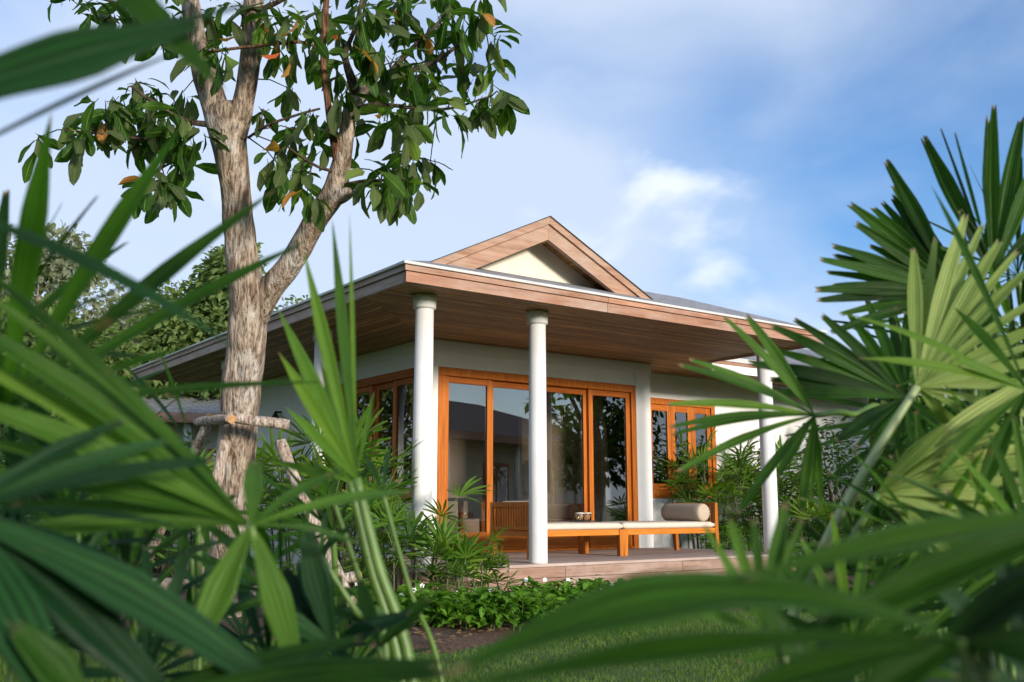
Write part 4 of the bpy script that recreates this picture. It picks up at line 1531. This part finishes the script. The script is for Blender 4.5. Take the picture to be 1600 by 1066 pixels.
far_tree(fp(20, 27), 8.3, 3.0, 71, 'hazy green tree at the left edge behind the fan leaves', M['leaf_far_haze'])
far_tree(fp(160, 31), 7.9, 3.2, 72, 'second hazy tree from the left edge, behind the neighbour house', M['leaf_far_haze'])
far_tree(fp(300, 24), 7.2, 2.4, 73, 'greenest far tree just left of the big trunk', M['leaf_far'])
far_tree(fp(235, 36), 8.4, 3.2, 74, 'hazy far tree filling the gap left of the trunk', M['leaf_far_haze'])
far_tree(fp(462, 34), 8.0, 2.0, 75, 'far tree top peeping over the eave beside the forked limb', M['leaf_far'], 3000)
far_tree(fp(95, 22), 5.0, 2.4, 76, 'lower dark tree in front of the hazy trees at the left', M['leaf_far'])
far_tree(fp(1560, 26), 5.2, 2.4, 77, 'tree behind the fan palm at the right edge', M['leaf_far'])
far_tree(fp(1420, 22), 4.0, 2.2, 78, 'tree beyond the wing roof on the right', M['leaf_far'])


def small_villa(name, origin, rz, L, D, label, eave=2.75, kz=.42, roofm=None):
    """hip roofed neighbour with posts, door leaves and windows"""
    e = empty(name, origin, label, 'house')
    T = Matrix.Translation(Vector(origin)) @ Matrix.Rotation(rz, 4, 'Z')
    hgt = eave - origin[2]

    def fin(mb, nm, mat, par=e, **k):
        mb.v = [tuple(T @ Vector(v)) for v in mb.v]
        return mb.build(nm, mat, par, **k)
    fin(MB().box(0, L, 0, D, 0, hgt), 'wall', M['cream'])
    o_ = .9
    rh = (D / 2 + o_) * kz
    rr = MB()
    A = [(-o_, -o_, hgt + .12), (L + o_, -o_, hgt + .12), (L + o_, D + o_, hgt + .12), (-o_, D + o_, hgt + .12)]
    r0, r1 = (D / 2, D / 2, hgt + .12 + rh), (L - D / 2, D / 2, hgt + .12 + rh)
    rr.poly([A[0], A[1], r1, r0]).poly([A[1], A[2], r1]).poly([A[2], A[3], r0, r1]).poly([A[3], A[0], r0])
    ro = fin(rr, 'roof', roofm or M['shingle'])
    f_ = MB()
    f_.box(-o_ - .02, L + o_ + .02, -o_ - .03, -o_ + .02, hgt - .1, hgt + .12)
    f_.box(-o_ - .02, L + o_ + .02, D + o_ - .02, D + o_ + .03, hgt - .1, hgt + .12)
    f_.box(-o_ - .03, -o_ + .02, -o_ + .021, D + o_ - .021, hgt - .1, hgt + .118)
    f_.box(L + o_ - .02, L + o_ + .03, -o_ + .021, D + o_ - .021, hgt - .1, hgt + .118)
    fin(f_, 'fascia', M['fascia_x'], ro)
    fin(MB().box(-o_ + .021, L + o_ - .021, -o_ + .021, D + o_ - .021, hgt + .0, hgt + .03), 'soffit', M['soffit_x'], ro)
    for k in range(4):
        fin(MB().lathe((-.6 + (L + 1.2) * k / 3, -.62, 0), [(.1, 0), (.095, hgt)], 16), 'post', M['column'], smooth=True)
    for k in range(3):
        x0 = .6 + (L - 1.2) * k / 3
        wn_ = fin(MB().box(x0, x0 + 1.4, -.05, -.002, .1 if k == 1 else .9, 2.3), 'window', M['door_z'])
        for q in range(2):
            fin(MB().box(x0 + .1 + q * .65, x0 + .65 + q * .65, -.06, -.052, .3 if k == 1 else 1.0, 2.2), 'pane', M['glass'], wn_)
    return e


q = fp(150, 22)
small_villa('neighbour_house', (q[0], q[1], GZ), YAW - math.pi / 2 + R_(10), 6.5, 5.0, 'neighbouring house with white column seen left of the trunk', 2.55, .3)
q = fp(1330, 27)
small_villa('neighbour_house', (q[0], q[1], GZ), R_(-25), 9.0, 5.5, 'neighbouring house half hidden by shrubs beyond the wing', 2.75, .4)
# the villa and tree across the garden, mirrored in the glass doors
small_villa('neighbour_house', (18.5, -13.5, GZ), R_(180 - 20), 9.5, 6.5, 'brown roofed house mirrored in the glass doors', 2.55, .36, M['far_roof'])
far_tree((-4.4, 13.2, GZ), 7.0, 2.5, 83, 'tree mirrored in the side windows', M['leaf_far'], 4000, .25)
far_tree((-8.2, 17.5, GZ), 8.5, 2.8, 84, 'second tree mirrored in the side windows', M['leaf_far'], 4000, .25)
far_tree((13.0, -5.4, GZ), 5.4, 1.9, 81, 'tree mirrored in the third and fourth glass doors', M['leaf_tree'], 1500, .26)
far_tree((12.0, -6.7, GZ), 5.8, 1.5, 85, 'second tree mirrored in the third glass door', M['leaf_tree'], 1500, .26)
far_tree((26, -6, GZ), 7.0, 3.0, 82, 'tree mirrored in the glass beside the house roof', M['leaf_far'], 3000)

# ------------------------------------------------------------------ foreground fan palms
PN, PL, PP, PT = M['palm_shaded'], M['palm_lit'], M['palm_pale'], M['palm_teal']
pe, pp = M['petiole'], M['petiole_pale']

DM[0] = 1.35
g1 = ground_pt(60, 1.4)
left = empty('fan_palm', g1, 'blurred fan palm filling the left side in front of the trunk', 'palm')
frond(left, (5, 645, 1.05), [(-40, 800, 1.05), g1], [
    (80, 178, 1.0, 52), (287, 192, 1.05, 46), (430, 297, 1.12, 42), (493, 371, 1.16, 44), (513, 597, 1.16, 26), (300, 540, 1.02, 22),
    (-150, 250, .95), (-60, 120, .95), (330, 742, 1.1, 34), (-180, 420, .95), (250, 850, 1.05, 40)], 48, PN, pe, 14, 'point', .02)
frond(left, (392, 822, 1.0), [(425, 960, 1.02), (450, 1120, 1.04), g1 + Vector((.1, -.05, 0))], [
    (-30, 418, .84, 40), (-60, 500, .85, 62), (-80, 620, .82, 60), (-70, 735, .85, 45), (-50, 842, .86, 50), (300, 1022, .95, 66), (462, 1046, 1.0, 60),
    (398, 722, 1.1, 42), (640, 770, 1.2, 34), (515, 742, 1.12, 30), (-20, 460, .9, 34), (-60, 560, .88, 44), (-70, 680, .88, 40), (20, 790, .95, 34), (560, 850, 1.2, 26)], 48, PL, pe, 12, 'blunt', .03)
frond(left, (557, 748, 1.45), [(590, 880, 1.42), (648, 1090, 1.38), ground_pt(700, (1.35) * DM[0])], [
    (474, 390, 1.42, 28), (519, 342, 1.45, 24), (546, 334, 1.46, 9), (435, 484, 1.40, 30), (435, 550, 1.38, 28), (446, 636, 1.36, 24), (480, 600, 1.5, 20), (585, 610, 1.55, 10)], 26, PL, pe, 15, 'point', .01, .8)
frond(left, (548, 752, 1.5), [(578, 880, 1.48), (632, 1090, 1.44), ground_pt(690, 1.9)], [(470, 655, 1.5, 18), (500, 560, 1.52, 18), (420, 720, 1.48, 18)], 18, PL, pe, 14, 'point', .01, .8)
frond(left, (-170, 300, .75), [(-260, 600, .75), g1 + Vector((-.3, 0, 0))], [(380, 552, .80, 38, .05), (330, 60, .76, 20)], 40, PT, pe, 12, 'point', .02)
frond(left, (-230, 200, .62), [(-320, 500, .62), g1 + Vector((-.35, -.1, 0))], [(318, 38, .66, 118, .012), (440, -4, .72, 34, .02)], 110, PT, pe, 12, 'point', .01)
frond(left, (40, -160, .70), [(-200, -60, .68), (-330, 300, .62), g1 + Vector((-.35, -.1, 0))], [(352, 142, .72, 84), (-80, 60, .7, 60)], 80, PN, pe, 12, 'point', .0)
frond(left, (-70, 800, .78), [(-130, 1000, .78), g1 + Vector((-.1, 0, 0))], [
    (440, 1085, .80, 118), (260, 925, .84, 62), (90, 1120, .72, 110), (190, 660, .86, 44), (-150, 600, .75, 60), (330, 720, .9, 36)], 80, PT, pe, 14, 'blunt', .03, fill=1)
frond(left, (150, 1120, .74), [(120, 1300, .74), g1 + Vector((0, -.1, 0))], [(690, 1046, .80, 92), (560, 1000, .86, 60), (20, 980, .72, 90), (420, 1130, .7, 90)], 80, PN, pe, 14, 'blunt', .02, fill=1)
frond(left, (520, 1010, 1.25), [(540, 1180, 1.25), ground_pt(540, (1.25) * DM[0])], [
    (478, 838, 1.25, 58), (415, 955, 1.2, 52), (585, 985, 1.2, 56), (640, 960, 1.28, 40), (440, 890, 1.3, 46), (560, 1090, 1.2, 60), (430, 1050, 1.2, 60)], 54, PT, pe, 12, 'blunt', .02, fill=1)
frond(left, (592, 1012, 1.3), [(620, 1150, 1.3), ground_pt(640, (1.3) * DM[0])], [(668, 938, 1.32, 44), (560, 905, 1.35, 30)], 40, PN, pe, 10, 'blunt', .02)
# bare stalks crossing the lower middle
for (p0, p1, p2, wd_) in (((598, 770, 1.5), (640, 920, 1.5), (694, 1090, 1.5), 8), ((500, 868, 1.4), (560, 960, 1.4), (602, 1012, 1.36), 11), ((520, 780, 1.6), (560, 900, 1.6), (600, 1040, 1.6), 10)):
    frond(left, p0, [p1, p2, ground_pt(p2[0] + 40, (p2[2]) * DM[0])], [(p0[0] - 30, p0[1] - 60, p0[2] + .1, 14), (p0[0] + 10, p0[1] - 70, p0[2] + .15, 12), (p0[0] - 60, p0[1] - 30, p0[2], 12)], 14, PN, pe, wd_ * .85, 'point')
for i, (u, v, t, r, a0, a1, mt) in enumerate(((60, 880, 1.5, 230, 10, 230, PT), (130, 760, 2.1, 220, 0, 220, PN), (40, 1010, 1.3, 260, 20, 200, PT), (380, 1000, 2.0, 170, -20, 200, PT), (520, 830, 2.3, 150, 40, 250, PN), (20, 700, 2.2, 260, -60, 150, PT), (170, 1010, 1.5, 230, 0, 180, PT), (300, 860, 2.5, 150, 120, 330, PN), (420, 1040, 1.55, 190, -10, 190, PT), (230, 1060, 1.25, 230, 0, 180, PT), (90, 960, 1.7, 250, -20, 200, PT), (540, 1060, 1.7, 150, 0, 190, PN), (10, 820, 1.8, 250, -40, 120, PT), (-20, 560, 1.3, 300, -50, 80, PN), (120, 830, 1.35, 260, 100, 260, PN), (300, 700, 1.7, 210, 110, 300, PN), (200, 900, 1.4, 220, 20, 200, PN), (440, 930, 1.5, 170, -20, 200, PN))):
    h_ = (u, v, t)
    frond(left, h_, [(u + 10, v + 200, t), ground_pt(u + 15, (t) * DM[0])], fan_tips(h_, 11, r, a0, a1, .14, 300 + i), 38 / t, mt, pe, 10, 'blunt', .03, .45, 10)

DM[0] = 1.0
g2 = ground_pt(1330, 2.6)
right = empty('fan_palm', g2, 'tall fan palm with pale lit fronds on the right before the wing', 'palm')
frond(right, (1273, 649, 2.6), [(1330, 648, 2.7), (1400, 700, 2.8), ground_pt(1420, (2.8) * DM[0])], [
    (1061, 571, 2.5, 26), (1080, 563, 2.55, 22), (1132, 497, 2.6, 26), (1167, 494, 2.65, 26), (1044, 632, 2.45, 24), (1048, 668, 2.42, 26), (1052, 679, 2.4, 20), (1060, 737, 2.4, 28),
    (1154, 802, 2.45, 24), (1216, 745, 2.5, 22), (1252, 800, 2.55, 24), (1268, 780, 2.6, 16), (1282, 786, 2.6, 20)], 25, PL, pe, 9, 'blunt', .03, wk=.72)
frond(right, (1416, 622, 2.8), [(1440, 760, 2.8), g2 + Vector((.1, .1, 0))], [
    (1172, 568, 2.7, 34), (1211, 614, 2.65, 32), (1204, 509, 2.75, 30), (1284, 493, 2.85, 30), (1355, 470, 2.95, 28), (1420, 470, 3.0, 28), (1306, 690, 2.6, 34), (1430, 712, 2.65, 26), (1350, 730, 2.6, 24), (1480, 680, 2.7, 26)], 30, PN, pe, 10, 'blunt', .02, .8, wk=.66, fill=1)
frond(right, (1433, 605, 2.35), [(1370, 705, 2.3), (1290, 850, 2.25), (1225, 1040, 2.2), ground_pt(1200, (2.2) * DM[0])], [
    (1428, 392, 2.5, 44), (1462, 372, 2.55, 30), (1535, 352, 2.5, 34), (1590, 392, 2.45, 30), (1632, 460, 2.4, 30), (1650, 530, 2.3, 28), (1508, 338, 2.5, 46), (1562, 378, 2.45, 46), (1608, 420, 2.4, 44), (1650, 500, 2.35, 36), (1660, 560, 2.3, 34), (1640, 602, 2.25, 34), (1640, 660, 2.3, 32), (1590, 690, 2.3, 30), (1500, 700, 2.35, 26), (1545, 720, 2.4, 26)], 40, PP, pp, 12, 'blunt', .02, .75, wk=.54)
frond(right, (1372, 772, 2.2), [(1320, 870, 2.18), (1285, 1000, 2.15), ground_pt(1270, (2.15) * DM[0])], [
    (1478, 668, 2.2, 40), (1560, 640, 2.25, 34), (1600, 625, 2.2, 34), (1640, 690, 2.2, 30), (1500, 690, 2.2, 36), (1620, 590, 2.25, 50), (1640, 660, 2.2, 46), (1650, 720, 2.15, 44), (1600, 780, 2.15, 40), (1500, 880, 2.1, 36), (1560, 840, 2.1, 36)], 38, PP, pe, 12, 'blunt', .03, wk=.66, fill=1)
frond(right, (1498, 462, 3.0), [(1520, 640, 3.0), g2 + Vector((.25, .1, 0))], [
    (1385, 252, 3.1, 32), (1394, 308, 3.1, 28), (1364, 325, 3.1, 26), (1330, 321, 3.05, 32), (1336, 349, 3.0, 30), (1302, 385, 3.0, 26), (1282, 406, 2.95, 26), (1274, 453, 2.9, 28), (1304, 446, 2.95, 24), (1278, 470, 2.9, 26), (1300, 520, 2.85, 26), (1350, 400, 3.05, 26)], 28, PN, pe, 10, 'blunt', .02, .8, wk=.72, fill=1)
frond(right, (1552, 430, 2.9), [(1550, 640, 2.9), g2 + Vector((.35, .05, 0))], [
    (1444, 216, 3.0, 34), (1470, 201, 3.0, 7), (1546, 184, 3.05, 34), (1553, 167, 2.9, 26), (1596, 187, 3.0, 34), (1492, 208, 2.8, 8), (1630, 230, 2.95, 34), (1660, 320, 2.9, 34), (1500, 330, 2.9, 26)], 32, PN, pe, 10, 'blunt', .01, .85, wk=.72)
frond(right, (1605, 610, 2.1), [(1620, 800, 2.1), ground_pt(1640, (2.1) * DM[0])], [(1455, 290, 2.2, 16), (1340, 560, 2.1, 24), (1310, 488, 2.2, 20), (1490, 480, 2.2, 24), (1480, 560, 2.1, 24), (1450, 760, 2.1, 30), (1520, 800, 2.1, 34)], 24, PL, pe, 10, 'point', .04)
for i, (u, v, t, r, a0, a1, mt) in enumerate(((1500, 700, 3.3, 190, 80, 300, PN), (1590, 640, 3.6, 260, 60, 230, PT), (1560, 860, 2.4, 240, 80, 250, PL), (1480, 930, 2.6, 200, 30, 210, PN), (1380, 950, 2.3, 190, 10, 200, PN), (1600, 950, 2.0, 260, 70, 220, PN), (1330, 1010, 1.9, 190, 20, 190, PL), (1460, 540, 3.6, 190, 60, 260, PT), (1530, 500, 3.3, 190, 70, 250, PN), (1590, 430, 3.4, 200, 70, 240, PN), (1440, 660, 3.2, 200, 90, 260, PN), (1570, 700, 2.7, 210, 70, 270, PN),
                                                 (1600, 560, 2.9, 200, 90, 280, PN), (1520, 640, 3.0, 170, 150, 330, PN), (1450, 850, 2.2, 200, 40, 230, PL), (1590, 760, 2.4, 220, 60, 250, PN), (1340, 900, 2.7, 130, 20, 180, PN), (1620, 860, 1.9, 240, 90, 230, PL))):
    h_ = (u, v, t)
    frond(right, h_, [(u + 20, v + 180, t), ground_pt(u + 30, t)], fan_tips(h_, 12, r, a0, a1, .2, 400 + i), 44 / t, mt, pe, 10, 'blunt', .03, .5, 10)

DM[0] = 1.2
g3 = ground_pt(1450, .85)
near = empty('fan_palm', g3, 'closest fan palm, its broad blurred leaves across the bottom right', 'palm')
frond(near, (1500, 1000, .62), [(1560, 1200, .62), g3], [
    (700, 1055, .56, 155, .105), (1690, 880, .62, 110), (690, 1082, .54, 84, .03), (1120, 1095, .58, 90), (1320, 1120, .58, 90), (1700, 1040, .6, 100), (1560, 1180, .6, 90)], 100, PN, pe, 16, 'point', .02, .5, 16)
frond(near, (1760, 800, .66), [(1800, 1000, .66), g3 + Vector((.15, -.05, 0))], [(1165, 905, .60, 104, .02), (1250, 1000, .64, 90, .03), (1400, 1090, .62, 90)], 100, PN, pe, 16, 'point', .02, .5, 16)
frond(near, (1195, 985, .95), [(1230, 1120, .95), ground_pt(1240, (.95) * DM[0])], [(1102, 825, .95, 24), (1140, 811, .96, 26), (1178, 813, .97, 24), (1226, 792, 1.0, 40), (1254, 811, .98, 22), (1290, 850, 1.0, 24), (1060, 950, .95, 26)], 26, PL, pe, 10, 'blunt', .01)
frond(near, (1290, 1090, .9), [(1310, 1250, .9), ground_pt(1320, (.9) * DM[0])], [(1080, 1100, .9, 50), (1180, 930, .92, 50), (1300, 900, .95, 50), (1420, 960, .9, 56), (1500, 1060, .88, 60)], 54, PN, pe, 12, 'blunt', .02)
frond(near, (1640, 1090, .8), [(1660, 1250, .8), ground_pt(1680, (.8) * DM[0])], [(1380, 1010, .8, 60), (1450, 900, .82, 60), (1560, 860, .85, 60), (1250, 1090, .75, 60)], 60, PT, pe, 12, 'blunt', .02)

# unseen shrubs added round the viewpoint to shade the closest leaves
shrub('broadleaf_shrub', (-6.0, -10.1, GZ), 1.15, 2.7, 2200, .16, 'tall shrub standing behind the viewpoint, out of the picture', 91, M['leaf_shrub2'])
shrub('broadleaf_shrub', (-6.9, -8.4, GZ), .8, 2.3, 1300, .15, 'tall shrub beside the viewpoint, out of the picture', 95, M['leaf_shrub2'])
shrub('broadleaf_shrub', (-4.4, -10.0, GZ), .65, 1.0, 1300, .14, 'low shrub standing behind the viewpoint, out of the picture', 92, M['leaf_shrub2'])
